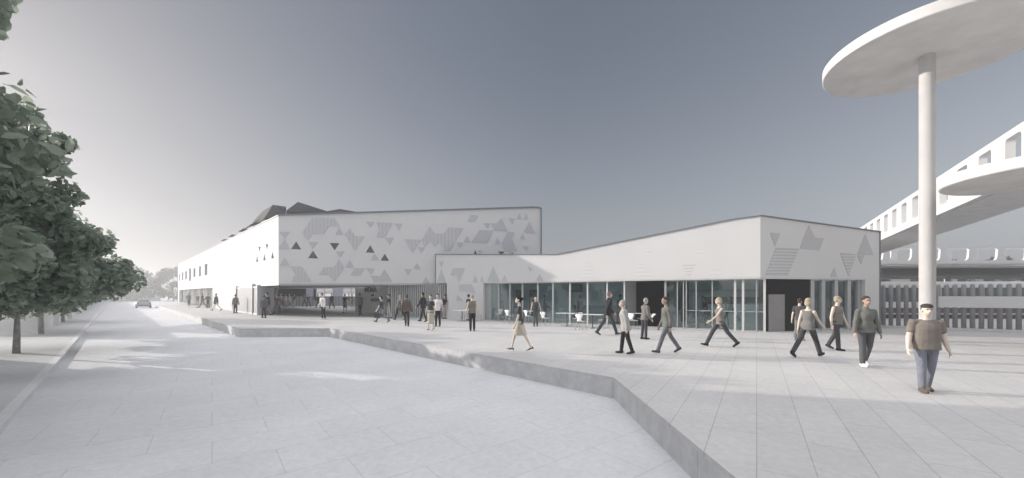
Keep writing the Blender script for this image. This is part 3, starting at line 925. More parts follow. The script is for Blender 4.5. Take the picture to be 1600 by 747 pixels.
for xa, xb in ((799, 816), (828, 843)):
    b = MB()
    s0, s1 = LB.s_at(xa), LB.s_at(xb); hh = 2.15
    pbox(b, LB, s0, s1, 0, hh, 0.002, 0.07)
    d = b.build('interior_door', M['dark'], pav)
    b = MB(); w_ = (s1 - s0); pbox(b, LB, s0 + w_ * 0.35, s1 - w_ * 0.2, 0.3, hh - 0.15, 0.072, 0.085); b.build('door_glass', M['teal'], d)
b = MB(); pbox(b, LB, LB.s_at(889), LB.s_at(910), LB.px(900, 456)[1], LB.px(900, 444)[1], 0.002, 0.09); d = b.build('wall_screen', M['dark'], pav)
b = MB(); pbox(b, LB, LB.s_at(893), LB.s_at(907), LB.px(900, 454)[1], LB.px(900, 446)[1], 0.092, 0.10); b.build('screen_glass', M['teal'], d)
b = MB(); pbox(b, LB, LB.s_at(932), LB.s_at(948), LB.px(940, 472)[1], LB.px(940, 445)[1], 0.002, 0.06); d = b.build('poster', M['white_smooth'], pav)
b = MB(); c_ = LB.px(939, 463); pbox(b, LB, c_[0] - .12, c_[0] + .12, c_[1] - 0.5, c_[1] + 0.2, 0.062, 0.07); b.ell(LB.w(c_[0], c_[1] + 0.35, 0.07), (0.11, 0.02, 0.14)); b.build('poster_print', M['midgrey'], d)
b = MB(); pbox(b, LF, LF.s_at(985), LF.s_at(868), 0.0, 1.0, -3.6, -3.0); pbox(b, LF, LF.s_at(985), LF.s_at(868), 1.0, 1.05, -3.7, -2.9)
o = b.build('cafe_counter', M['teal'], None); tag(o, 'long dark teal counter inside behind the cafe glass', 'counter')
b = MB(); pbox(b, LF, LF.s_at(968), LF.s_at(930), 0.12, 0.45, -2.3, -1.6); pbox(b, LF, LF.s_at(968), LF.s_at(930), 0.45, 0.8, -2.5, -2.3)
o = b.build('sofa', mat('tan_fabric', (0.22, 0.19, 0.16), 0.8), None, bevel=0.03); tag(o, 'low brown sofa inside the cafe in front of the counter', 'sofa')
# lobby behind the right glass
LB2 = LF.back(5.2)
b = MB(); pbox(b, LB2, LB2.s_at(1030), LB2.s_at(1230), 0, 3.4, -0.2, 0); b.build('interior_wall', mat('lobby_wall', (0.55, 0.62, 0.61), 0.6), pav)
b = MB(); pbox(b, LF, LF.s_at(1064), LF.s_at(1064) + 0.3, 0, TOPG, -3.4, -0.5); b.build('lobby_partition', M['black'], pav)
def pxb(name, pl, x0, y0, x1, y1, o0, o1, m, par):
    a = pl.px(x0, y0); c = pl.px(x1, y1)
    b = MB(); pbox(b, pl, a[0], c[0], c[1], a[1], o0, o1); return b.build(name, m, par)
lb = empty('display_table'); tag(lb, 'dark long display table on thin legs inside the lobby glass', 'table')
DT = LF.back(2.4)
pxb('table_top', DT, 1098, 464, 1190, 476, -0.5, 0.2, M['dark'], lb)
for x in (1102, 1138, 1162, 1186):
    t = DT.s_at(x); b = MB(); b.bar(DT.w(t, 0, -0.1), DT.w(t + 0.12, 1.35, -0.1), 0.06); b.build('leg', M['dark'], lb)
for y, m_ in ((448, 'alu_light'), (453, 'alu'), (484, 'midgrey')):
    pxb('wall_stripe', LB2, 1075, y, 1195, y + 2.2, 0.002, 0.08, M[m_], pav)
pxb('wall_panel', LB2, 1073, 461, 1100, 478, 0.002, 0.05, mat('pale_panel', (0.55, 0.6, 0.64), 0.6), pav)
pxb('planter', LB2, 1072, 497, 1120, 508, 0.3, 0.8, mat('planter_green', (0.10, 0.16, 0.09), 0.9, noise=0.4, scale=12), pav)

# ------------------------------------------------------------ canopies
def canopy(X, Y, zc, Rr, rim, rcol, label):
    t = empty('mushroom_canopy', (X, Y, 0))
    tag(t, label, 'canopy')
    k = 96
    b = MB()
    rings = []
    for r, z in ((Rr - 0.03, 0.0), (Rr, 0.03), (Rr, rim - 0.05), (Rr - 0.05, rim), (0.5 * Rr, rim + 0.05), (0.3, rim + 0.06)):
        rings.append([(r * math.cos(2 * PI * j / k), r * math.sin(2 * PI * j / k), zc + z) for j in range(k)])
    b.loft(rings)
    o = b.build('disc', M['canopy'], t)
    b = MB()
    k = 40
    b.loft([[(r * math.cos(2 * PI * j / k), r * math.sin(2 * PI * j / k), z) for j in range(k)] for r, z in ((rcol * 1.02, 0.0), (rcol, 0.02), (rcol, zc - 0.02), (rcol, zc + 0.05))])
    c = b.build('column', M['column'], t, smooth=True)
    b = MB()
    b.loft([[(r * math.cos(2 * PI * j / k), r * math.sin(2 * PI * j / k), z) for j in range(k)] for r, z in ((rcol + 0.09, 0.002), (rcol + 0.09, 0.05), (rcol + .01, 0.06))])
    b.build('base_plate', M['alu'], t)
    return t
ZC = 15.0
canopy(649 / F * ZC, ZC, CAMZ + 371 * ZC / F, 0.213 * ZC, 0.42, 0.235, 'tall round concrete canopy on a single thick column at the upper right')
canopy(17.0, 12.3, CAMZ + 3.7, 2.25, 0.36, 0.2, 'lower round concrete canopy, half out of the picture at the right edge')

# ------------------------------------------------------------ footbridges
def round_rect(s0, s1, h0, h1, r, skew=0.0, n=4):
    pts = []
    for cx, cy, a0 in ((s1 - r, h0 + r, -90), (s1 - r, h1 - r, 0), (s0 + r, h1 - r, 90), (s0 + r, h0 + r, 180)):
        for k in range(n + 1):
            a = R(a0 + 90 * k / n)
            y = cy + r * math.sin(a); x = cx + r * math.cos(a)
            mid = (s0 + s1) / 2; f = 1 + skew * ((y - (h0 + h1) / 2) / (h1 - h0))
            pts.append((mid + (x - mid) * f, y))
    return pts
def bridge(pl, s0, s1, zb, zt, width, pitch, ow, label, rr=0.12, skew=0.0, phase=0.0):
    t = empty('footbridge'); tag(t, label, 'bridge', 'white footbridges over the tracks')
    for off, nm in ((0, 'side_frame'), (-width, 'side_frame')):
        holes = []
        x = math.ceil((s0 - phase) / pitch) * pitch + phase
        while x + ow < s1:
            if x > s0 + 0.1: holes.append(round_rect(x, x + ow, zb + 0.45, zt - 0.28, rr, skew))
            x += pitch
        p = pl.back(-off) if off else pl
        w = wall(p, [(s0, zb), (s0, zt), (s1, zt), (s1, zb)], holes, 0.28)
        w.build(nm, M['white_smooth'], t)
    b = MB(); pbox(b, pl, s0, s1, zb - 0.05, zb + 0.2, -width + 0.02, -0.285); b.build('deck', M['concrete'], t)
    b = MB(); pbox(b, pl, s0, s1, zt - 0.1, zt - 0.02, -width + 0.02, -0.285)
    return t
b1 = Plane((20.2, 15.9), (0.541, 0.841))
# its viewer side is the left one
b1.n = Vector((-0.841, 0.541))
bridge(b1, -16.0, 38.0, CAMZ + 4.4, CAMZ + 6.5, 2.6, 2.25, 1.15, 'white footbridge with rectangular openings rising from behind the pavilion towards the upper right', 0.16, 0.0, 18.7 - 2.25 * 8 + 0.0)
b2 = Plane((40, 54.0), (1, -0.02)); 
bridge(b2, -2.0, 70.0, CAMZ + 4.2, CAMZ + 6.75, 3.0, 3.9, 3.0, 'white footbridge with rounded trapezoid openings, level across the background', 0.45, 0.12, 1.2)
b = MB()
for (X, Y) in ((36.5, 41.2), (62, 54.8)):
    b = MB(); b.box((X + .6, Y, (CAMZ + 4.2) / 2), (0.9, 0.9, CAMZ + 4.2))
    o = b.build('bridge_pier', M['concrete']); tag(o, 'square concrete pier under the ' + ('nearer' if Y < 50 else 'farther') + ' footbridge', 'pier', 'bridge piers')

# ------------------------------------------------------------ railing of round posts
fen = empty('post_fence'); tag(fen, 'tall fence of round grey posts with a wide white rail in front', 'fence')
fp = Plane((20.6, 21.3), (24.2 - 20.6, 18.9 - 21.3)); fp.n = Vector((fp.d.y, -fp.d.x)) if Vector((fp.d.y, -fp.d.x)).dot(Vector((-20, -20))) > 0 else -Vector((fp.d.y, -fp.d.x))
t = -0.9
while t < 10.5:
    p = fp.w(t, 0, 0)
    b = MB(); k = 12
    b.loft([[(p.x + r * math.cos(2 * PI * j / k), p.y + r * math.sin(2 * PI * j / k), z) for j in range(k)] for r, z in ((0.095, 0), (0.095, 2.25), (0.07, 2.32), (0.02, 2.34))])
    b.build('post', M['gate'], fen, smooth=True)
    t += 0.30
b = MB(); pbox(b, fp, fp.s_at(1464), 10.5, 1.15, 1.72, 0.11, 0.25); b.build('rail', M['white_smooth'], fen)
b = MB(); pbox(b, fp, -1.0, 10.6, 0.001, 0.10, -0.25, 0.20); b.build('plinth', M['concrete'], fen)
for x in (1500, 1560): pass
# train behind the fence
tr = empty('commuter_train'); tag(tr, 'white commuter train with a maroon stripe seen between the fence posts', 'train')
tp = Plane((20, 29.0), (1, -0.05))
b = MB(); pbox(b, tp, 2, 36, 0.3, 2.75, -2.8, 0.0); b.build('body', M['alu_light'], tr, bevel=0.12)
b = MB(); pbox(b, tp, 2.1, 35.9, 0.42, 0.80, 0.002, 0.02); b.build('stripe', M['maroon'], tr)
for k in range(11):
    b = MB(); pbox(b, tp, 2.8 + 3.0 * k, 5.6 + 3.0 * k, 1.25, 2.3, 0.002, 0.02); b.build('window', M['glass_dark'], tr)
b = MB(); pbox(b, tp, 2.4, 35, -0.05, 0.3, -2.5, -0.3); b.build('underframe', M['dark'], tr)
# platform canopy and white wall behind
pc = empty('platform_canopy'); tag(pc, 'long flat station platform canopy with a grey underside behind the fence', 'canopy')
b = MB(); b.box((68, 41, 4.10), (104, 18, 0.16)); b.build('roof', M['midgrey'], pc)
b = MB(); b.box((68, 50.15, 4.0), (104, 0.25, 0.5)); b.build('fascia', M['white_smooth'], pc)
for x in range(22, 110, 8):
    b = MB(); b.box((x, 40.5, 2.0), (0.3, 0.3, 4.0)); b.build('column', M['alu'], pc)
b = MB(); b.box((75, 56.6, 1.6), (110, 0.3, 3.2)); o = b.build('boundary_wall', M['white']); tag(o, 'long pale wall behind the station platform', 'wall')

SWZ = -0.334
# ------------------------------------------------------------ street wall, far houses
b = MB()
wa = LK(21.9, 1.62); wb = LK(120, 1.62)
b.prism([LK(22.3, 1.62), LK(120, 1.62), LK(120, 2.0), LK(22.3, 2.0)], -0.34, 2.0)
lw = empty('garden_wall'); tag(lw, 'long low white wall along the left sidewalk under the trees', 'wall')
b.build('wall_face', M['white'], lw)
b = MB(); b.prism([(LK(22.3, 1.62)[0], 22.0), (LK(22.3, 1.62)[0], 22.3), (-70, 22.3), (-70, 22.0)], -0.34, 2.0); b.build('return_wall', M['white'], lw)
y = 26.0
while y < 116:
    b = MB(); p = LK(y, 1.55); b.box((p[0], p[1], 0.88), (0.35, 0.35, 2.44), R(45)); b.build('pier', M['white_smooth'], lw); y += 7.5
# unseen house added left of the view to shade the near road and terrace
shade_house = empty('house', (-27, 4, SWZ)); tag(shade_house, 'white two storey house added outside the left edge to shade the foreground', 'house')
b = MB(); b.box((0, 0, 3.9), (10, 20, 7.8)); b.build('wall', M['white'], shade_house)
b = MB(); b.box((0, 0, 7.95), (10.6, 20.3, 0.3)); b.build('roof', M['midgrey'], shade_house)
for k in range(5):
    for zz in (1.9, 5.3):
        b = MB(); b.box((5.02, -7.6 + 3.8 * k, zz), (0.1, 1.4, 1.5)); w_ = b.build('window', M['glass_dark'], shade_house)
houses = [(-128, 128, 16, 3.3, 'flat roofed pale house left of the far street end'), (-112, 140, 13, 3.0, 'low pale house straight beyond the far street end'), (-97, 150, 15, 3.2, 'low pale house right of the far street end')]
for X, Y, w_, h_, lab in houses:
    t = empty('house', (X, Y, -0.5), R(42)); tag(t, lab, 'house', 'pale houses at the street end')
    b = MB(); b.box((0, 0, h_ / 2), (w_, 8, h_)); b.build('wall', M['white'], t)
    b = MB(); b.box((0, 0, h_ + 0.15), (w_ + 0.8, 8.8, 0.3)); b.build('roof', M['midgrey'], t)
    for k in range(int(w_ // 3)):
        b = MB(); b.box((-w_ / 2 + 1.8 + 3 * k, -4.03, 1.5), (1.5, 0.1, 1.5)); b.build('window', M['dark'], t)

# ------------------------------------------------------------ trees
def tree(X, Y, z0, h, r, nleaf, leaf, label, group, m, seed, low=0.28, shape=1.0, clumps=70, rxs=1.0):
    rnd = random.Random(seed)
    t = empty('tree', (X, Y, z0)); tag(t, label, 'tree', group)
    b = MB()
    tr_h = h * 0.55
    pts = [(0, 0, 0), (rnd.uniform(-.1, .1), rnd.uniform(-.1, .1), tr_h * 0.5), (rnd.uniform(-.2, .2), rnd.uniform(-.2, .2), tr_h)]
    r0 = 0.013 * h + 0.02
    b.tube(pts, [r0 * 1.25, r0 * 0.85, r0 * 0.55], 10)
    for k in range(9):
        a = rnd.uniform(0, 2 * PI); q = rnd.uniform(0.45, 0.95)
        s = Vector((0, 0, tr_h * q)); e = Vector((math.cos(a) * r * 0.65, math.sin(a) * r * 0.65, min(h * 0.9, tr_h * q + h * rnd.uniform(.15, .35))))
        mid = (s + e) / 2 + Vector((0, 0, -0.15))
        b.tube([s, mid, e], [r0 * 0.45, r0 * 0.3, r0 * 0.1], 6)
    b.build('trunk', M['bark'], t, smooth=True)
    # crown
    zc0, zc1 = h * low, h
    cl = []
    for k in range(clumps):
        u = rnd.random()
        z = zc0 + (zc1 - zc0) * u
        prof = (math.sin(PI * (0.12 + 0.80 * u ** 0.8))) ** 0.7 * shape + (1 - shape) * (1 - u)
        rr = r * prof * math.sqrt(rnd.uniform(0.15, 1.0)) * rnd.uniform(0.85, 1.12)
        a = rnd.uniform(0, 2 * PI)
        cl.append((Vector((math.cos(a) * rr, math.sin(a) * rr, z)), rnd.uniform(0.12, 0.26) * r))
    V = []; Fc = []
    for i in range(nleaf):
        c, cr = cl[rnd.randrange(len(cl))]
        d = Vector((rnd.gauss(0, 1), rnd.gauss(0, 1), rnd.gauss(0, 0.8)))
        d = d.normalized() * cr * (rnd.random() ** 0.4)
        p = c + d
        nn = (d.normalized() * .6 + Vector((rnd.uniform(-1, 1), rnd.uniform(-1, 1), rnd.uniform(-.6, 1.2)))).normalized()
        u = nn.orthogonal().normalized(); v = nn.cross(u)
        an = rnd.uniform(0, 2 * PI); u, v = u * math.cos(an) + v * math.sin(an), v * math.cos(an) - u * math.sin(an)
        s = leaf * rnd.uniform(0.65, 1.3)
        n = len(V)
        V += [tuple(p - u * s), tuple(p - u * s * .35 + v * s * .55 + nn * s * .12), tuple(p + u * s * .45 + v * s * .5), tuple(p + u * s - nn * s * .2), tuple(p + u * s * .45 - v * s * .5), tuple(p - u * s * .35 - v * s * .55 + nn * s * .12)]
        Fc += [(n, n + 1, n + 2, n + 3), (n, n + 3, n + 4, n + 5)]
    me = bpy.data.meshes.new('crown'); me.from_pydata(V, [], Fc); me.update()
    me.materials.append(m)
    o = bpy.data.objects.new('crown', me); COL.objects.link(o); o.parent = t
    return t
SW = -0.334
TG = 'street trees along the left sidewalk'
tree(-13.6, 9.8, SW, 7.2, 2.0, 16000, 0.105, 'nearest street tree at the left edge, its crown cut by the frame', TG, M['leaf'], 11, low=0.25, clumps=90)
tree(-18.2, 14.1, SW, 5.0, 3.0, 18000, 0.115, 'second street tree, whose tip reaches farthest right over the road', TG, M['leaf'], 12, low=0.36, clumps=90)
tree(-25.5, 20.8, SW, 5.4, 3.2, 7000, 0.17, 'third street tree behind the two nearest, above the white wall', TG, M['leaf'], 13, low=0.42)
tree(-34.5, 29.5, SW, 5.2, 2.8, 4500, 0.2, 'fourth street tree, small pale crown over the white wall', TG, M['leaf'], 14, low=0.45)
tree(-10.5, 4.9, SW, 9.2, 2.7, 16000, 0.13, 'street tree beside the viewer, outside the left edge of the view', TG, M['leaf'], 15, low=0.16, clumps=110)
tree(-6.2, -0.8, SW, 7.0, 2.8, 9000, 0.14, 'street tree behind the viewer that shades the near paving', TG, M['leaf'], 16, low=0.04, clumps=90)
ft = [(-112, 113, 9.5, 5), (-104, 118, 10.5, 5.5), (-98, 124, 10.5, 6), (-91, 116, 10, 5.2), (-122, 122, 11, 6), (-133, 128, 12, 6)]
words = ['far rounded tree left of the car, faded by haze', 'far rounded tree straight above the car, faded by haze', 'far hazy tree right of the car, the tallest of its row', 'far hazy tree touching the end of the white building',
         'far hazy tree at the left of its row, behind the street trees', 'farthest left hazy tree behind the street trees']
for k, (X, Y, h, r) in enumerate(ft):
    tree(X, Y, -0.5, h, r, 3500, 0.34, words[k], 'hazy trees at the street end', M['leaf_far'], 30 + k, low=0.12, clumps=60)
rt = [(70, 80, 9.8, 3.6), (77, 82, 9.4, 3.4), (86, 80, 10.2, 3.8), (95, 83, 9.6, 3.6), (104, 82, 9.8, 3.6)]
wr_ = ['far tree seen through the first opening of the level footbridge', 'far tree left of the thick canopy column, behind the level footbridge', 'far tree just right of the thick canopy column, behind the footbridge', 'rounded far tree in the opening second from the right edge', 'far tree at the right edge behind the level footbridge']
for k, (X, Y, h, r) in enumerate(rt):
    tree(X, Y, -0.5, h, r, 2600, 0.3, wr_[k], 'trees behind the station', M['leaf_far'], 50 + k, low=0.15, clumps=50)

# ------------------------------------------------------------ car
def make_car(X, Y, rz, z):
    t = empty('car', (X, Y, z), rz); tag(t, 'silver hatchback driving away down the pale street', 'car')
    paint = mat('silver_paint', (0.30, 0.30, 0.33), 0.35, metal=0.4, noise=0.02)
    b = MB()
    # sections along y: (y, half width, z bottom, z top)
    secs = [(-2.1, .72, .38, .78), (-2.02, .84, .28, .92), (-1.5, .89, .22, 1.0), (0, .90, .20, .98), (1.1, .89, .22, .92), (1.9, .82, .28, .78), (2.1, .66, .36, .62)]
    rings = []
    for y, w_, z0, z1 in secs:
        rings.append([(-w_ * .92, y, z0), (w_ * .92, y, z0), (w_, y, z0 + .15), (w_, y, (z0 + z1) / 2 + .05), (w_ * .93, y, z1 - .03), (w_ * .8, y, z1), (-w_ * .8, y, z1), (-w_ * .93, y, z1 - .03), (-w_, y, (z0 + z1) / 2 + .05), (-w_, y, z0 + .15)])
    b.loft(rings); b.build('body', paint, t, smooth=True)
    b = MB(); rings = []
    for y, w_, z1 in ((-1.95, .70, .96), (-1.35, .62, 1.40), (-.4, .62, 1.47), (.3, .60, 1.42), (1.05, .68, .96)):
        rings.append([(-w_ - .1 * (z1 > 1.1), y, .93), (w_ + .1 * (z1 > 1.1), y, .93), (w_, y, z1), (-w_, y, z1)])
    b.loft(rings); b.build('cabin', paint, t)
    b = MB(); b.poly([(-.62, -1.97, 1.0), (.62, -1.97, 1.0), (.55, -1.40, 1.38), (-.55, -1.40, 1.38)]); b.build('rear_window', M['glass_dark'], t)
    for sx in (-1, 1):
        b = MB(); b.poly([(sx * .74, -1.3, .99), (sx * .72, .75, .99), (sx * .635, .3, 1.38), (sx * .64, -1.2, 1.38)]); b.build('side_window', M['glass_dark'], t)
        b = MB(); b.box((sx * .66, -2.06, .80), (.26, .08, .14)); b.build('tail_light', M['maroon'], t)
        for y in (-1.3, 1.3):
            b = MB(); k = 18
            b.loft([[(sx * xx, y + r_ * math.cos(2 * PI * j / k), .31 + r_ * math.sin(2 * PI * j / k)) for j in range(k)] for xx, r_ in ((.70, .30), (.72, .32), (.90, .32), (.92, .30))])
            w = b.build('wheel', M['rubber'], t)
            b = MB(); b.loft([[(sx * xx, y + r_ * math.cos(2 * PI * j / k), .31 + r_ * math.sin(2 * PI * j / k)) for j in range(k)] for xx, r_ in ((.915, .19), (.93, .18))]); b.build('rim', M['alu'], w)
    b = MB(); b.box((0, -2.10, .42), (1.5, .1, .16)); b.build('bumper', M['dark'], t)
    return t
make_car(-576 / F * 63, 63, R(45), ROADZ)

# ------------------------------------------------------------ cafe chairs and tables
chair_m = mat('white_shell', (0.88, 0.88, 0.87), 0.4, noise=0.01)
def make_chair():
    t = empty('cafe_chair')
    # one bent shell: seat + waisted back, facing +Y
    prof = [(0.21, .43, .155), (0.16, .455, .20), (0.05, .45, .215), (-.08, .445, .205), (-.15, .46, .165), (-.185, .52, .11), (-.20, .58, .10), (-.215, .65, .165), (-.235, .72, .205), (-.245, .78, .20), (-.25, .815, .14)]
    b = MB(); n = len(b.v)
    for off in (0.0, 0.014):
        for y, z, w_ in prof:
            for k in range(7):
                u = -1 + k / 3.0
                b.v.append((w_ * u, y - off * (z > .5) + 0.02 * (z > .55) * u * u, z - off * (z <= .5) + (0.012 * u * u if z < .5 else 0)))
    L_ = len(prof) * 7
    for s_ in (0, L_):
        for i in range(len(prof) - 1):
            for k in range(6):
                a = s_ + i * 7 + k; b.f.append((a, a + 1, a + 8, a + 7))
    for i in range(len(prof) - 1):
        for k in (0, 6):
            a = i * 7 + k; b.f.append((a, a + 7, a + 7 + L_, a + L_))
    for k in range(6):
        b.f.append((k, k + 1, k + 1 + L_, k + L_)); a = (len(prof) - 1) * 7 + k; b.f.append((a, a + 1, a + 1 + L_, a + L_))
    b.build('shell', chair_m, t, smooth=True)
    for sx in (-1, 1):
        for sy in (-1, 1):
            b = MB(); b.tube([(sx * .05, sy * .03, .43), (sx * .13, sy * .12, .42), (sx * .22, sy * .22, 0.0)], .011, 6); b.build('leg', M['alu'], t, smooth=True)
    return t
def make_table():
    t = empty('cafe_table')
    b = MB(); b.box((0, 0, .735), (1.15, .72, .025)); b.build('table_top', M['white_smooth'], t, bevel=0.008)
    b = MB(); b.tube([(0, 0, 0.02), (0, 0, .72)], .028, 10); b.build('column', M['dark'], t, smooth=True)
    b = MB(); b.box((0, 0, .02), (.75, .07, .03)); b.box((0, 0, .021), (.07, .6, .032)); b.build('foot', M['alu'], t)
    return t
ch0 = make_chair(); tb0 = make_table(); fl = [0, 0]
def put(proto, idx, x, ypx, hgt, rz, label, cat, group):
    Y = (CAMZ - hgt) * F / (ypx - HY); X = (x - CX) / F * Y
    o = proto if not fl[idx] else copy_tree(proto)
    fl[idx] = 1
    o.location = (X, Y, 0); o.rotation_euler = (0, 0, rz); tag(o, label, cat, group)
def chair(x, y, rz, label): put(ch0, 0, x, y, .45, R(rz), label, 'chair', 'white cafe chairs on the terrace')
def table(x, y, label, rz=-31): put(tb0, 1, x, y, .735, R(rz), label, 'table', 'white cafe tables on the terrace')
table(762, 482, 'cafe table leftmost, by the left end of the glass front')
table(824, 486, 'cafe table half hidden behind the man in the dark vest')
table(886, 489.5, 'cafe table with pale mauve top in front of the second counter window')
table(926, 491.5, 'cafe table just left of the black jacketed woman')
table(993, 489.5, 'cafe table between the two men in grey jackets')
table(722, 485, 'cafe table against the blank white wall, behind the brown vested man')
chair(746, 491, -50, 'white chair leftmost at the table by the left end of the glass')
chair(779, 491, 45, 'white chair turned left under the woman standing behind the glass')
chair(774, 487.5, 150, 'far white chair behind the leftmost table')
chair(796, 493, -48, 'white chair with its back to the left, left of the woman in the beige skirt')
chair(811, 491, -60, 'white chair mostly hidden behind the woman in the beige skirt')
chair(826, 494, -60, 'white chair just left of the man in the dark vest')
chair(852, 497, -45, 'white chair right of the man in the dark vest')
chair(868.5, 493, -45, 'white chair in front of the black silhouetted person behind glass')
chair(875, 489, 20, 'far white chair tucked behind the mauve topped table')
chair(902, 498, 40, 'white chair half overlapped by another at the mauve topped table')
chair(908, 502, -38, 'foremost white chair with its wide back towards the viewer')
chair(899, 490, 140, 'white chair under the woman in the dark dress behind the glass')
chair(942, 500, 55, 'white chair touching the legs of the black jacketed woman')
chair(950, 493, 160, 'white chair behind the black jacketed woman')
chair(989, 500.5, -50, 'white chair in front of the black niche')
chair(1003, 497, 120, 'white chair hidden behind the man with a paper')
chair(712, 488, -50, 'white chair in front of the blank white wall, left side')
chair(726, 491, 50, 'white chair just left of the brown vested man')

# ------------------------------------------------------------ people
def cloth(name, c):
    key = 'cloth_' + name
    if key not in M: M[key] = mat(key, c, 0.85, noise=0.10, scale=7, bump=0.5, bscale=11)
    return M[key]
def skinmat(c):
    key = 'skin_%d' % int(c[0] * 1000)
    if key not in M: M[key] = mat(key, c, 0.5, noise=0.05, scale=8)
    return M[key]
SK1 = (0.54, 0.42, 0.35); SK2 = (0.40, 0.29, 0.23); SK3 = (0.62, 0.52, 0.44); SK4 = (0.16, 0.10, 0.075)
C = dict(black=(0.02, 0.02, 0.022), charcoal=(0.055, 0.055, 0.06), grey=(0.17, 0.165, 0.155), taupe=(0.20, 0.175, 0.15), lgrey=(0.36, 0.35, 0.34),
         green=(0.145, 0.145, 0.13), denim=(0.19, 0.20, 0.235), dgrey=(0.09, 0.092, 0.10), beige=(0.46, 0.42, 0.35), white=(0.75, 0.74, 0.72),
         navy=(0.03, 0.035, 0.06), maroon=(0.085, 0.035, 0.04), brown=(0.12, 0.09, 0.075), midjean=(0.13, 0.135, 0.15), cream=(0.60, 0.56, 0.50))
HR = dict(black=(0.012, 0.010, 0.010), brown=(0.06, 0.04, 0.028), blond=(0.38, 0.32, 0.24), grey=(0.34, 0.33, 0.31), ginger=(0.22, 0.13, 0.09))
pending = []
def vox(b, name, m, parent, size, smooth=3):
    o = b.build(name, m, parent)
    md = o.modifiers.new('remesh', 'REMESH'); md.mode = 'VOXEL'; md.voxel_size = size; md.use_smooth_shade = True
    if smooth:
        ms = o.modifiers.new('smooth', 'SMOOTH'); ms.factor = 0.5; ms.iterations = smooth
    pending.append(o)
    return o

def rotx(v, a):   # swing in the sagittal plane: positive a swings a downward limb forward (+Y)
    ca, sa = math.cos(a), math.sin(a)
    return Vector((v.x, v.y * ca - v.z * sa, v.y * sa + v.z * ca))

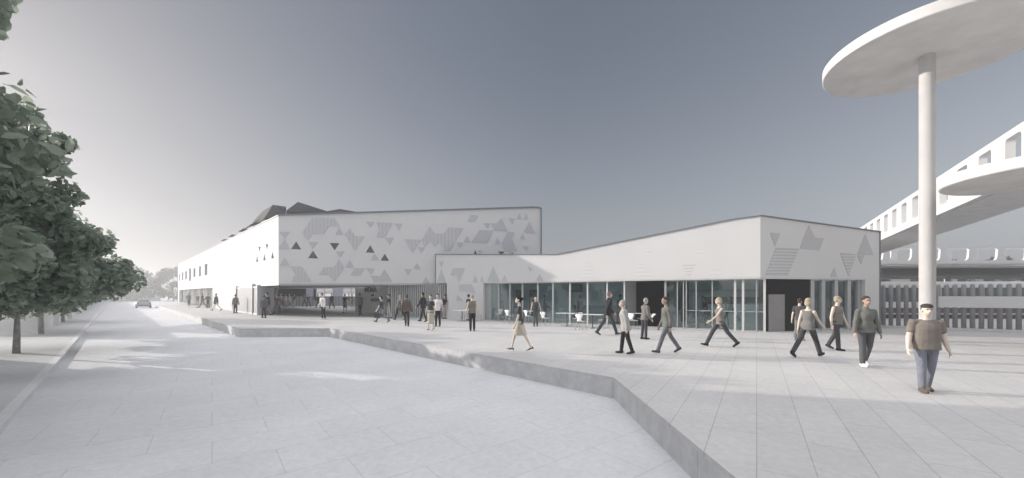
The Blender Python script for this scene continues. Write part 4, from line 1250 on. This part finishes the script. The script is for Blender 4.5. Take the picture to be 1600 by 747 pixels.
def person(x, yf, yt, yaw, label, legs=(22, 6, -18, 22), arms=((-18, 6, 12), (20, 6, 22)), top='tee', topc='grey', bottom='trousers', botc='dgrey',
           skin=SK1, hair='brown', style='short', lean=2, wid=1.0, shoes='black', female=False, hipw=1.0, detail=None, group='people walking on the plaza',
           turn=0, inside=False, nod=0, X=None, Y=None, H=None, heel=0.0, z0=0.0, twist=0):
    if Y is None:
        Y = (CAMZ - z0) * F / (yf - HY)
    if X is None: X = (x - CX) / F * Y
    if H is None: H = (yf - yt) * Y / F
    px = H * F / Y
    near = px > 62
    vs = 0.0095 if px > 120 else 0.0115 if near else 0.016 if px > 36 else 0.022
    t = empty('person', (X, Y, z0), R(yaw))
    tag(t, label, 'person', group)
    sm = skinmat(skin)
    # --- skeleton, metres for a 1.75 m figure
    hip_w = 0.085 * hipw
    thigh, shin = 0.43, 0.42
    feet = []
    for sx, (a, k) in ((1, legs[0:2]), (-1, legs[2:4])):
        d1 = rotx(Vector((0, 0, -1)), R(a)); d2 = rotx(Vector((0, 0, -1)), R(a - k))
        knee = d1 * thigh; ank = knee + d2 * shin
        pitch = min(0, (a - k) + 8) if (a - k) < -8 else max(0, (a - k) * 0.6 - 4)   # toe down at the back, toe up at the front
        feet.append((sx, knee, ank, pitch))
    def sole(ank, pitch):
        p = R(pitch)
        heelp = ank + rotx(Vector((0, -0.06, -0.085)), p); toe = ank + rotx(Vector((0, 0.19, -0.085)), p)
        return min(heelp.z, toe.z)
    lowest = min(sole(f[2], f[3]) for f in feet)
    pel = Vector((0, 0, -lowest + heel))
    ln = R(lean)
    def T(v):     # torso frame (leaning forward), origin at the hip joints
        w = Vector(v); tw = R(twist) * min(1, max(0, w.z / 0.5))
        w = Vector((w.x * math.cos(tw) - w.y * math.sin(tw), w.x * math.sin(tw) + w.y * math.cos(tw), w.z))
        return pel + rotx(w, -ln)
    shw = (0.158 if female else 0.180) * (wid * .6 + .4)
    neck0 = (0, -0.01, 0.50); headc = Vector((0, 0.02, 0.685))
    mm = 10 if near else 8
    def secring(z, w, d, yo, k=18, tr=T):
        return [tr((w * math.copysign(abs(math.cos(2 * PI * j / k)) ** 0.85, math.cos(2 * PI * j / k)), yo + d * math.sin(2 * PI * j / k), z)) for j in range(k)]
    if female: secs = [(-0.09, .10, .075, 0), (-.03, .155, .105, -.01), (.05, .160, .105, -.012), (.13, .125, .085, 0), (.20, .112, .078, .005), (.30, .128, .098, .018), (.38, .132, .092, .012), (.44, .106, .068, 0), (.485, .062, .055, -.01), (.52, .05, .05, -.008)]
    else: secs = [(-0.09, .09, .075, 0), (-.03, .145, .10, 0), (.05, .148, .10, 0), (.14, .140, .095, .004), (.22, .142, .098, .006), (.32, .155, .108, .008), (.39, .152, .10, .0), (.445, .118, .075, -.005), (.485, .070, .06, -.012), (.525, .055, .055, -.01)]
    secs = [(z, w * wid * (hipw if z < .1 else 1), d * (wid ** 1.2), y) for z, w, d, y in secs]
    if wid > 1.1: secs = [(z, w * (1.10 if .1 < z < .3 else 1), d * (1.1 if .1 < z < .3 else 1), y) for z, w, d, y in secs]; secs = [(z, w, d, y) if z < .4 else (z, w / wid * 1.05, d, y) for z, w, d, y in secs]
    def torso(b, grow, z0=-1, z1=9):
        b.loft([secring(z, w + grow, d + grow, y) for z, w, d, y in secs if z0 <= z <= z1])
    body = MB()
    torso(body, -0.004)
    # arms
    armj = []
    for sx, (s_, ab, e) in ((1, arms[0]), (-1, arms[1])):
        sh = Vector((sx * shw, -0.005, 0.418))
        def ar(v, fl): # flex then abduct
            w = rotx(v, R(fl)); a_ = R(ab) * sx
            return Vector((w.x * math.cos(a_) - w.z * math.sin(a_) * 1.0, w.y, w.x * math.sin(a_) + w.z * math.cos(a_)))
        dn = Vector((0, 0, -1))
        el = sh + ar(dn, s_) * 0.285; wr = el + ar(dn, s_ + e) * 0.255
        hd = ar(dn, s_ + e + 6)
        armj.append((sx, sh, el, wr, hd, ar(Vector((0, 1, 0)), s_ + e)))
    rb = (0.9 if female else 1.0) * (0.5 + 0.5 * wid); ra = rb * (1.12 if wid > 1.1 else 1.0)
    for sx, sh, el, wr, hd, fw in armj:
        body.ell(T(sh), (.050 * rb, .050 * rb, .052 * rb))
        body.capsule(T(Vector((sx * 0.045, -.005, .455))), T(sh), .038, .046 * rb, mm)
        body.capsule(T(sh), T(el), .048 * ra, .039 * ra, mm)
        body.capsule(T(el), T(wr), .041 * ra, .027 * ra, mm)
        # hand: palm, four curled fingers, thumb
        W0 = T(wr); D = (T(wr + hd) - W0).normalized(); Fw = (T(wr + fw) - W0).normalized()
        side_ = D.cross(Fw).normalized()
        inw = -side_ if side_.dot(Vector((sx, 0, 0))) > 0 else side_   # towards the body
        body.capsule(W0 - D * .01, W0 + D * .075, .026, .034, mm, u=Fw, sq=0.5)
        for q, (off, ln_) in enumerate(((.032, .070), (.011, .080), (-.011, .074), (-.031, .058))):
            p0_ = W0 + D * .075 + Fw * off * 0.9
            p1_ = p0_ + (D * 0.93 + inw * .30 + Fw * off * 1.5).normalized() * ln_ * .55
            p2_ = p1_ + (D * 0.72 + inw * .65).normalized() * ln_ * .5
            body.capsule(p0_, p1_, .0095, .009, 7); body.capsule(p1_, p2_, .009, .0075, 7)
        tb = W0 + D * .02 + Fw * .026
        t1_ = tb + (D * .65 + Fw * .62 + inw * .25).normalized() * .042; t2_ = t1_ + (D * .9 + Fw * .12 + inw * .3).normalized() * .032
        body.capsule(tb, t1_, .013, .0105, 7); body.capsule(t1_, t2_, .0105, .008, 7)
    # legs
    for (sx, knee, ank, pitch) in feet:
        hp = pel + Vector((sx * hip_w, 0, 0)); kn = hp + knee; an = hp + ank
        body.capsule(hp, kn, .076 * hipw * (.6 + .4 * wid), .045 * (.5 + .5 * wid), mm)
        body.capsule(kn, an, .045 * (.5 + .5 * wid), .033, mm)
        body.capsule(kn.lerp(an, 0.2), kn.lerp(an, 0.45), .046, .044, mm)
        toe = an + rotx(Vector((0, .14, -.06)), R(pitch))
        body.capsule(an + rotx(Vector((0, -.01, -.03)), R(pitch)), toe, .036, .028, mm)
    # neck + head
    hz_ = Matrix.Rotation(R(turn), 3, 'Z') @ Matrix.Rotation(R(-nod), 3, 'X')
    HC = T(headc)
    def Hd(v): return HC + hz_ @ Vector(v)
    body.capsule(T((0, -.012, .47)), HC + Vector((0, -.015, -.075)), .055 * rb, .050 * rb, mm)
    hs_ = 1.0 + 0.05 * (wid - 1)
    Rm = hz_
    body.ell(Hd((0, -.012, .022)), (.073 * hs_, .092, .092), Rm)
    body.ell(Hd((0, .018, -.045)), (.056 * hs_, .066, .066), Rm)
    body.ell(Hd((0, .052, -.088)), (.026, .024, .020), Rm)
    body.capsule(Hd((0, .078, .006)), Hd((0, .098, -.028)), .009, .014, 8)
    body.ell(Hd((0, .074, .030)), (.050, .016, .010), Rm)
    body.ell(Hd((0, .078, -.058)), (.024, .012, .009), Rm)
    for sx in (-1, 1): body.ell(Hd((sx * .076, -.012, -.008)), (.009, .018, .030), Rm)
    bo = vox(body, 'body', sm, t, vs, 3 if near else 1)
    if near:
        for sx in (-1, 1):
            b = MB(); b.ell(Hd((sx * .030, .077, .010)), (.013, .010, .0065), Rm); b.build('eye', M['black'], t, smooth=True)
    # hair
    hm = cloth('hair_' + hair, HR[hair])
    b = MB()
    if style == 'cap':
        b.ell(Hd((0, -.012, .070)), (.088, .108, .055), Rm); b.ell(Hd((0, .03, .052)), (.080, .075, .022), Rm)
        b2_ = MB(); b2_.ell(Hd((0, -.035, .02)), (.079, .080, .085), Rm); vox(b2_, 'hair', cloth('hair_brown', HR['brown']), t, vs, 1)
        vox(b, 'beret', cloth('beret', (0.05, 0.042, 0.04)), t, vs, 2)
    else:
        b.ell(Hd((0, -.026, .042)), (.081, .096, .088), Rm)
        b.ell(Hd((0, -.050, -.010)), (.072, .064, .075), Rm)
        if style == 'bun': b.ell(Hd((0, -.125, .035)), (.052, .048, .050), Rm)
        if style == 'bob': b.ell(Hd((0, -.045, -.03)), (.088, .075, .095), Rm)
        if style == 'long': b.capsule(Hd((0, -.055, -.02)), Hd((0, -.09, -.20)), .078, .05, 10)
        if style == 'tail': b.capsule(Hd((0, -.12, .02)), Hd((0, -.14, -.16)), .030, .018, 8)
        vox(b, 'hair', hm, t, vs, 1)
    # --- upper garment
    tc = cloth(topc, C[topc])
    b = MB(); g = .017
    longc = top in ('jacket', 'coat')
    if top == 'jacket' or top == 'coat':
        g = .020
        b.loft([secring(z, w + g, d + g, y) for z, w, d, y in [(-.20 if top == 'coat' else -.13, .165 * wid, .125 * wid, -.005), (-.06, .160 * wid, .12 * wid, 0)] + secs[2:-1]])
    elif top == 'crop':
        torso(b, g, .12, .47)
    else:
        b.loft([secring(z, w + g, d + g, y) for z, w, d, y in [(-.10, secs[1][1] + .010, secs[1][2] + .008, 0), (-.05, secs[1][1] + .008, secs[1][2] + .006, 0)] + secs[1:-2 if top in ('tank',) else -1]])
    for sx, sh, el, wr, hd, fw in armj:
        if top in ('tank', 'vest'):
            b.capsule(T(Vector((sx * 0.09, 0, .435))), T(Vector((sx * shw * .82, 0, .44))), .048 * rb + g * .6, .046 * rb + g * .4, mm)
        else:
            b.ell(T(sh), (.052 * rb + g, .052 * rb + g, .054 * rb + g))
            b.capsule(T(Vector((sx * 0.055, -.005, .445))), T(sh), .036 + g, .046 * rb + g, mm)
            if top in ('tee', 'crop'):
                e2 = sh.lerp(el, .52); b.capsule(T(sh), T(e2), .050 * ra + .012, .050 * ra + .013, mm)
            else:
                b.capsule(T(sh), T(el), .053 * rb + g, .042 * rb + g, mm)
                b.capsule(T(el), T(el.lerp(wr, .94)), .042 * rb + g, .032 * rb + g, mm)
    if longc or top == 'sweater':
        b.capsule(T((0, -.02, .49)), T((0, -.015, .53)), .066, .060, 10)
    nm = {'tee': 'shirt', 'tank': 'sleeveless_top', 'vest': 'vest', 'jacket': 'jacket', 'coat': 'coat', 'sweater': 'sweater', 'crop': 'shirt', 'long': 'shirt'}[top]
    vox(b, nm, tc, t, vs * 1.15, 3 if near else 1)
    if top == 'jacket' and near and topc == 'black':
        b = MB(); b.ell(T((0, .115 * wid, .40)), (.028, .022, .075)); b.build('blouse', M['white_smooth'], t, smooth=True)
    # --- lower garment
    bc = cloth(botc, C[botc])
    b = MB()
    if bottom == 'trousers':
        g = .014
        b.loft([secring(z, w + .009, d + .009, y) for z, w, d, y in secs if z < (.10 if not longc else .08)])
        for (sx, knee, ank, pitch) in feet:
            hp = pel + Vector((sx * hip_w, 0, 0)); kn = hp + knee; an = hp + ank
            b.capsule(hp, kn, .084 * hipw * (.6 + .4 * wid) + g * .5, .054 * (.4 + .6 * wid) + g, mm)
            b.capsule(kn, kn.lerp(an, .96) , .054 * (.4 + .6 * wid) + g, .046 + g, mm)
        vox(b, 'trousers', bc, t, vs * 1.15, 3 if near else 1)
    else:
        ln_ = {'skirt': .46, 'longskirt': .66, 'mini': .26}[bottom]
        ks = [pel + Vector((f[0] * hip_w, 0, 0)) + f[1] * min(1.0, ln_ / .43) + (f[2] - f[1]) * max(0, (ln_ - .43) / .42) for f in feet]
        ymin = min(k.y for k in ks) - .075; ymax = max(k.y for k in ks) + .075; zz = sum(k.z for k in ks) / 2
        def rg(u):
            z = pel.z - .03 + (zz - pel.z + .03) * u
            y0 = -.118 + (ymin + .118) * u; y1 = .118 + (ymax - .118) * u
            w_ = .170 * hipw - .012 * u
            k = 18
            return [Vector((w_ * math.cos(2 * PI * j / k), (y0 + y1) / 2 + (y1 - y0) / 2 * math.sin(2 * PI * j / k) , z)) for j in range(k)]
        rings = [rg(u) for u in (1.0, .75, .5, .25, 0)] + [secring(z, w + .014, d + .014, y) for z, w, d, y in secs if .0 < z < .15]
        b.loft(rings)
        vox(b, 'skirt', bc, t, vs * 1.15, 2)
    # --- shoes
    sc_ = cloth('shoe_' + shoes, C[shoes])
    for (sx, knee, ank, pitch) in feet:
        hp = pel + Vector((sx * hip_w, 0, 0)); an = hp + ank; p = R(pitch)
        b = MB()
        q = lambda v: an + rotx(Vector(v), p)
        if heel:
            b.capsule(q((0, -.045, -.055)), q((0, .06, -.058)), .030, .034, mm, sq=1.0)
            b.capsule(q((0, .06, -.062)), q((0, .165, -.068)), .034, .016, mm)
            b.capsule(q((0, -.05, -.05)), q((0, -.055, -.085 - heel + .008)), .018, .008, 6)
        else:
            b.capsule(q((0, -.035, -.040)), q((0, .05, -.045)), .046, .044, mm)
            b.capsule(q((0, .04, -.052)), q((0, .165, -.056)), .042, .030, mm)
            b.loft([[q((w_ * math.cos(2 * PI * j / 14), .06 + .135 * math.sin(2 * PI * j / 14), z)) for j in range(14)] for w_, z in ((.046, -.085), (.048, -.07), (.042, -.055))])
        vox(b, 'shoe', sc_, t, min(vs, .012), 1)
    # overall height
    top_z = (HC.z + .115)
    k = H / top_z
    t.scale = (k, k, k)
    t['_k'] = 0
    del t['_k']
    t_info = dict(T=T, arm=armj, pel=pel, k=k)
    return t, t_info

def hang_bag(t, info, side_i, label, m, size=(0.10, 0.34, 0.28)):
    """bag held in a hand; top-level, placed in world space"""
    sx, sh, el, wr, hd, fw = info['arm'][side_i]
    p = info['T'](wr) * info['k'] + Vector((0, 0, -0.10))
    rot = Matrix.Rotation(t.rotation_euler.z, 3, 'Z')
    w = rot @ p + Vector(t.location)
    g = empty('bag', tuple(w), t.rotation_euler.z); tag(g, label, 'bag')
    b = MB(); b.box((0, 0, -.10 - size[2] / 2), size); b.build('bag_body', m, g, bevel=0.02)
    b = MB(); b.tube([(0, -.10, -.10), (0, -.07, 0.0), (0, .07, 0.0), (0, .10, -.10)], .010, 6); b.build('handle', m, g)

WALK_A = (24, 4, -22, 14); WALK_B = (-22, 14, 24, 4); BIG_A = (30, 4, -30, 12); BIG_B = (-30, 12, 30, 4); STAND = (2, 3, -3, 3); STEP = (8, 6, -6, 10); STEPB = (-6, 10, 8, 6)
LEFT, RIGHT, FRONT, BACK = 90, -90, 180, 0
ARW = ((-20, 6, 12), (22, 6, 20)); ARW2 = ((22, 6, 20), (-20, 6, 12)); ARS = ((-3, 9, 10), (3, 9, 10))

# large figures on the right
person(1447, 612, 475, 158, 'stocky man in taupe tee, pale denim jeans and flat dark cap, nearest the viewer', STEP, ((4, 13, 18), (-4, 13, 14)), 'tee', 'taupe', 'trousers', 'denim', SK3, 'brown', 'cap', 1, 1.22, 'brown', hipw=1.12)
person(1353, 573, 463, 165, 'person in a grey-green v-neck sweater, grey jeans and white shoes walking to the viewer', (6, 5, -6, 20), ((6, 14, 12), (-6, 14, 12)), 'sweater', 'green', 'trousers', 'dgrey', SK2, 'brown', 'short', 1, 1.05, 'white', female=True, hipw=1.12)
person(1262, 558, 466, -68, 'person in a sleeveless grey top striding right with an arm swung forward', BIG_A, ((34, 5, 18), (-12, 6, 10)), 'tank', 'grey', 'trousers', 'charcoal', SK3, 'blond', 'bob', 3, 1.0, 'black', female=True)
person(1249, 532, 466.5, -60, 'person in a black top half hidden behind the one striding right in the sleeveless top', STEP, ((10, 6, 15), (-12, 8, 12)), 'tee', 'charcoal', 'trousers', 'grey', SK3, 'brown', 'short', 2, 0.95, 'lgrey')
person(1308, 547, 463, -160, 'person in a taupe sleeveless shirt and dark jeans with the head turned right', (8, 4, -14, 14), ((-6, 10, 14), (8, 10, 12)), 'vest', 'taupe', 'trousers', 'charcoal', SK3, 'blond', 'short', 1, 1.06, 'black', turn=45)
person(1125, 542, 465, 85, 'woman with short fair hair in a brown sleeveless top striding left', BIG_A, ((-18, 9, 6), (38, 6, 16)), 'tank', 'taupe', 'trousers', 'charcoal', SK3, 'blond', 'bob', 3, 0.98, 'black', female=True)
person(1042, 552, 464, 95, 'dark haired woman in a grey-green jacket and grey trousers walking left', WALK_B, ((6, 4, 20), (-8, 4, 16)), 'long', 'green', 'trousers', 'midjean', SK2, 'brown', 'bun', 4, 0.98, 'charcoal', female=True)
pr, inf = person(1007, 530, 466, -75, 'grey haired man in a grey jacket looking at a white paper in his hand', STAND, ((10, 4, 24), (20, 5, 62)), 'jacket', 'grey', 'trousers', 'charcoal', SK1, 'grey', 'short', 5, 1.0, 'black', nod=14)
person(977, 553, 469, 78, 'elderly man in a long pale grey jacket and dark trousers facing left', (10, 4, -10, 8), ((4, 5, 12), (-6, 6, 10)), 'coat', 'lgrey', 'trousers', 'black', SK1, 'grey', 'short', 7, 1.1, 'black')
person(950, 524, 456, -78, 'tall ginger haired woman in a black jacket striding right', WALK_A, ((-24, 5, 18), (30, 4, 18)), 'jacket', 'black', 'trousers', 'charcoal', SK1, 'ginger', 'short', 5, 1.0, 'charcoal', female=True)
person(812, 550, 463, 88, 'woman in a dark top, beige knee skirt and black heels with a black hair bun', (20, 6, -20, 8), ((0, 5, 8), (10, 6, 12)), 'tee', 'charcoal', 'skirt', 'beige', SK3, 'black', 'bun', 2, 0.92, 'black', female=True, heel=0.045)
# middle figures
person(837, 510, 463, 170, 'man in a dark sleeveless vest and grey trousers among the cafe chairs', STAND, ((2, 12, 8), (-4, 16, 10)), 'vest', 'charcoal', 'trousers', 'dgrey', SK3, 'brown', 'short', 1, 1.0, 'brown')
person(738, 517, 460, 8, 'man seen from behind in a brown vest and black trousers', STAND, ((2, 11, 8), (-3, 11, 8)), 'vest', 'taupe', 'trousers', 'black', SK3, 'blond', 'short', 1, 1.02, 'black')
person(732, 501, 460, 60, 'dark haired woman in a black top half hidden by the brown vested man', STEP, ARS, 'tee', 'black', 'skirt', 'lgrey', SK3, 'black', 'bun', 1, 0.92, 'black', female=True)
person(673, 516, 460.5, 165, 'woman in a black top and long pale dress skirt leading the central crowd', STEP, ((-6, 12, 14), (8, 14, 10)), 'tee', 'charcoal', 'longskirt', 'beige', SK3, 'brown', 'short', 1, 0.94, 'black', female=True, heel=0.03)
person(684, 510, 459, 175, 'man in a white shirt and black trousers just behind the pale skirted woman', (4, 4, -4, 4), ((2, 12, 14), (-2, 10, 10)), 'tee', 'white', 'trousers', 'black', SK1, 'brown', 'short', 1, 1.0, 'charcoal')
person(695, 498, 460.5, 150, 'woman in a black top and mauve-beige skirt in front of the dark slats', STAND, ((-6, 12, 18), (4, 10, 14)), 'tee', 'black', 'skirt', 'lgrey', SK1, 'black', 'short', 1, 0.92, 'black', female=True)
person(661, 503, 457, 70, 'tall man in a black suit stepping left with one leg far forward', (18, 3, -16, 8), ARW, 'jacket', 'black', 'trousers', 'black', SK2, 'black', 'short', 2, 1.0, 'black')
person(652.5, 496, 460.5, 180, 'woman in a maroon top and grey skirt facing the viewer', STAND, ((0, 12, 20), (0, 12, 20)), 'tee', 'maroon', 'skirt', 'lgrey', SK1, 'brown', 'short', 1, 0.92, 'black', female=True)
person(644, 495.5, 459, 10, 'man in a black suit seen from behind', WALK_A, ARS, 'jacket', 'black', 'trousers', 'black', SK1, 'black', 'short', 2, 1.0, 'black')
person(635.5, 510, 460.5, 20, 'man in a brown jacket with rolled sleeves walking away', (4, 3, -16, 30), ARS, 'jacket', 'brown', 'trousers', 'black', SK2, 'brown', 'short', 2, 1.02, 'black')
person(624.5, 500, 461, 150, 'fair haired woman in a grey top and black leggings', WALK_A, ((10, 10, 25), (-8, 8, 10)), 'tank', 'grey', 'trousers', 'black', SK3, 'grey', 'short', 1, 0.92, 'black', female=True)
person(607.5, 497.5, 460, 110, 'person in a black t-shirt and beige trousers', STEP, ARS, 'tee', 'black', 'trousers', 'beige', SK1, 'black', 'short', 1, 0.95, 'charcoal')
pb, ib = person(596.5, 504, 463, 84, 'man in a black and pale top and blue jeans striding left with a dark bag', BIG_A, ((-8, 6, 12), (20, 6, 10)), 'tee', 'charcoal', 'trousers', 'denim', SK3, 'black', 'short', 3, 1.0, 'brown')
hang_bag(pb, ib, 1, 'dark green shoulder bag carried by the man in blue jeans', cloth('bag', (0.03, 0.04, 0.035)))
person(562.5, 493, 458, 60, 'man in a dark brown jacket standing by the sign wall', STAND, ((0, 4, 10), (0, 4, 10)), 'jacket', 'taupe', 'trousers', 'black', SK2, 'black', 'short', 1, 0.95, 'black')
person(505, 499, 458, 150, 'person in a white long sleeved top and black trousers leaning over', STAND, ((8, 14, 20), (8, 14, 20)), 'long', 'white', 'trousers', 'black', SK3, 'black', 'short', 8, 1.05, 'white')
person(433, 492, 459.5, 160, 'person in a maroon top and blue jeans by the white door leaf', WALK_A, ARS, 'tee', 'maroon', 'trousers', 'charcoal', SK1, 'brown', 'short', 2, 0.95, 'denim')
person(417.5, 493, 457, 90, 'man in a navy top and blue jeans behind the grey jacketed man', WALK_A, ARS, 'long', 'navy', 'trousers', 'denim', SK2, 'black', 'short', 1, 1.0, 'navy')
person(412.5, 497, 462, 10, 'person in a grey jacket and black trousers seen from behind beside the folding gate', STAND, ARS, 'jacket', 'dgrey', 'trousers', 'black', SK1, 'black', 'short', 1, 0.98, 'black')
person(368, 489.5, 460, 0, 'person in a dark green jacket left of the folding gate', STAND, ((0, 12, 8), (0, 12, 8)), 'jacket', 'green', 'trousers', 'black', SK1, 'black', 'short', 1, 1.0, 'black')
G2 = 'people along the long white side wall'
person(338, 485.5, 458.5, 95, 'person in a dark jacket and short skirt striding past the white side wall', BIG_A, ARS, 'jacket', 'charcoal', 'mini', 'navy', SK1, 'ginger', 'short', 2, .95, 'black', female=True, group=G2)
person(325, 481.5, 459, 180, 'person in a black suit, rightmost of the group of three by the recess', STAND, ((20, 14, 50), (5, 30, 70)), 'jacket', 'navy', 'trousers', 'black', SK1, 'black', 'short', 1, .95, 'black', group=G2)
person(316.5, 480.5, 458.5, 110, 'person in a dark maroon jacket, middle of the group of three by the recess', WALK_A, ((10, 20, 50), (-20, 10, 20)), 'jacket', 'maroon', 'trousers', 'brown', SK1, 'black', 'short', 4, .95, 'black', group=G2)
person(309, 481, 459, 180, 'person in a pale beige outfit, leftmost of the group of three by the recess', STAND, ARS, 'tee', 'brown', 'longskirt', 'beige', SK3, 'blond', 'short', 1, .95, 'brown', female=True, group=G2)
person(295, 477.5, 458, 40, 'cyclist in dark green on a bicycle near the recess of the long building', (22, 40, 34, 70), ((40, 8, 15), (40, 8, 15)), 'jacket', 'green', 'trousers', 'black', SK2, 'black', 'short', 8, 1.0, 'black', group=G2, z0=0.12)
# deep in the passage
G3 = 'people inside the covered passage'
inn = [
 (439, 479, 459, 180, 'person in a white shirt, leftmost of the row under the black screen', 'tee', 'white', 'trousers', 'black', 'blond', False),
 (446.5, 479.5, 459.5, 150, 'person in a white shirt, second from the left under the black screen', 'long', 'white', 'skirt', 'beige', 'brown', True),
 (452.5, 480, 459, 120, 'person in a pale cream top and light trousers under the black screen', 'tee', 'cream', 'trousers', 'beige', 'blond', True),
 (460, 479.5, 460, 200, 'person in a black top and light skirt, rightmost under the black screen', 'tee', 'black', 'skirt', 'beige', 'brown', True),
 (476, 479, 459.5, 90, 'person in a dark top walking left beside the one in maroon', 'tee', 'charcoal', 'trousers', 'black', 'brown', False),
 (482, 480, 460, 180, 'person in a maroon shirt in the middle of the passage', 'tee', 'maroon', 'trousers', 'navy', 'brown', False),
 (497, 481.5, 459.5, 80, 'person in black before the bright passage window, left of the leaning one', 'long', 'black', 'trousers', 'black', 'blond', False),
 (518.5, 482.5, 458.5, 180, 'person in black before the bright passage window, right of the leaning one', 'jacket', 'black', 'trousers', 'black', 'black', False),
 (539, 489, 459.5, 175, 'woman in a black top and patterned beige skirt in the passage', 'tee', 'black', 'skirt', 'taupe', 'brown', True),
 (545, 480.5, 459, 190, 'person in a beige shirt behind the woman in the patterned skirt', 'tee', 'taupe', 'trousers', 'beige', 'brown', False),
 (550.5, 480, 460, 140, 'person in a black top close to the edge of the sign wall', 'tee', 'black', 'skirt', 'taupe', 'black', True)]
for (x, yf, yt, yaw, lab, tp_, tc_, bt_, bc_, hr_, fm) in inn:
    person(x, yf, yt, yaw, lab, WALK_A if bt_ == 'trousers' else STEP, ARW, tp_, tc_, bt_, bc_, SK3 if fm else SK1, hr_, 'short', 2, .95, 'black', female=fm, group=G3)
# behind the glass
G4 = 'people behind the cafe glass'
def behind(x, D, Hh, yaw, lab, **kw):
    p = LF.back(D); t_ = p.s_at(x); w = p.w(t_, 0)
    return person(x, 0, 0, yaw, lab, group=G4, X=w.x, Y=w.y, H=Hh, z0=0.013, **kw)
behind(784.5, 1.0, 1.74, 95, 'woman in a black top and grey skirt behind the left cafe glass', legs=STEP, arms=((10, 6, 30), (0, 6, 10)), top='tee', topc='black', bottom='longskirt', botc='grey', hair='black', style='short', female=True, wid=.95)
behind(851.5, 0.9, 1.78, -90, 'person all in black standing sideways behind the cafe glass', legs=STAND, arms=((10, 4, 40), (0, 4, 20)), top='long', topc='black', bottom='trousers', botc='black', hair='black', style='short', skin=SK4)
behind(906, 1.0, 1.72, 140, 'woman in a dark sleeveless dress behind the glass under the wall screen', legs=STAND, arms=((4, 8, 12), (14, 8, 40)), top='tank', topc='charcoal', bottom='skirt', botc='charcoal', skin=SK2, hair='brown', style='bob', female=True)
behind(1104, 0.8, 1.72, 80, 'person in black bending forward with a long stride behind the lobby glass', legs=BIG_A, arms=((-15, 8, 20), (25, 8, 20)), top='tee', topc='black', bottom='trousers', botc='dgrey', skin=SK2, hair='brown', style='short', lean=12)
behind(969, 0.7, 1.8, -60, 'dark haired person behind the glass at the black jacketed woman\'s shoulder', legs=STAND, arms=ARS, top='jacket', topc='black', bottom='trousers', botc='black', skin=SK2, hair='black', style='short')

# paper in the grey jacketed man's hand
sx, sh, el, wr, hd, fw = inf['arm'][1]
wp = Matrix.Rotation(pr.rotation_euler.z, 3, 'Z') @ ((inf['T'](wr + hd * .10)) * inf['k']) + Vector(pr.location)
b = MB(); b.box((0, 0.08, 0.02), (0.21, 0.008, 0.28)); o = b.build('paper', M['white_smooth'], None, loc=tuple(wp)); o.rotation_euler = (R(-50), 0, pr.rotation_euler.z)
tag(o, 'white sheet of paper held by the grey haired man by the black niche', 'paper')

# bicycle under the cyclist
def bicycle(X, Y, rz):
    t = empty('bicycle', (X, Y, 0), rz); tag(t, 'dark bicycle ridden by the cyclist in green beside the long building', 'bicycle')
    for y in (-.52, .52):
        b = MB(); k = 24
        pts = [(0, y + .33 * math.cos(2 * PI * j / k), .34 + .33 * math.sin(2 * PI * j / k)) for j in range(k + 1)]
        b.tube(pts, .018, 6); w = b.build('wheel', M['rubber'], t)
        b = MB()
        for j in range(8):
            a = 2 * PI * j / 8; b.bar((0, y, .34), (0, y + .32 * math.cos(a), .34 + .32 * math.sin(a)), .005)
        b.build('spokes', M['alu'], w)
    b = MB()
    for a, c in (((0, -.52, .34), (0, -.05, .30)), ((0, -.05, .30), (0, -.18, .82)), ((0, -.05, .30), (0, .36, .78)), ((0, -.16, .76), (0, .36, .82)), ((0, -.52, .34), (0, -.16, .76)), ((0, .52, .34), (0, .34, .90))): b.tube([a, c], .016, 6)
    b.build('frame', M['dark'], t)
    b = MB(); b.tube([(-.26, .30, .98), (-.1, .36, .95), (.1, .36, .95), (.26, .30, .98)], .013, 6); b.build('handlebar', M['dark'], t)
    b = MB(); b.ell((0, -.2, .86), (.07, .13, .03)); b.build('saddle', M['black'], t)
bc_y = CAMZ * F / (480.5 - HY)
bicycle((295 - CX) / F * bc_y, bc_y, R(40))

# bake the figures to plain meshes
bpy.context.view_layer.update()
dg = bpy.context.evaluated_depsgraph_get()
newm = [(o, bpy.data.meshes.new_from_object(o.evaluated_get(dg))) for o in pending]
for o, me in newm:
    old = o.data
    o.modifiers.clear()
    nm_ = old.name
    mats = [m_ for m_ in old.materials]
    o.data = me
    if not me.materials and mats: me.materials.append(mats[0])
    bpy.data.meshes.remove(old)
    for p in me.polygons: p.use_smooth = True

# ------------------------------------------------------------ haze
b = MB()
b.box((-10, 90, 5.4), (330, 250, 13.6))
hz = b.build('haze', None); tag(hz, kind='stuff')
HAZE = 0.0036
m = bpy.data.materials.new('haze'); m.use_nodes = True; t_ = m.node_tree; t_.nodes.clear()
o_ = t_.nodes.new('ShaderNodeOutputMaterial'); v_ = t_.nodes.new('ShaderNodeVolumePrincipled')
v_.inputs['Color'].default_value = (0.93, 0.95, 0.97, 1); v_.inputs['Density'].default_value = HAZE; v_.inputs['Anisotropy'].default_value = 0.8
t_.links.new(v_.outputs[0], o_.inputs['Volume'])
hz.data.materials.append(m)
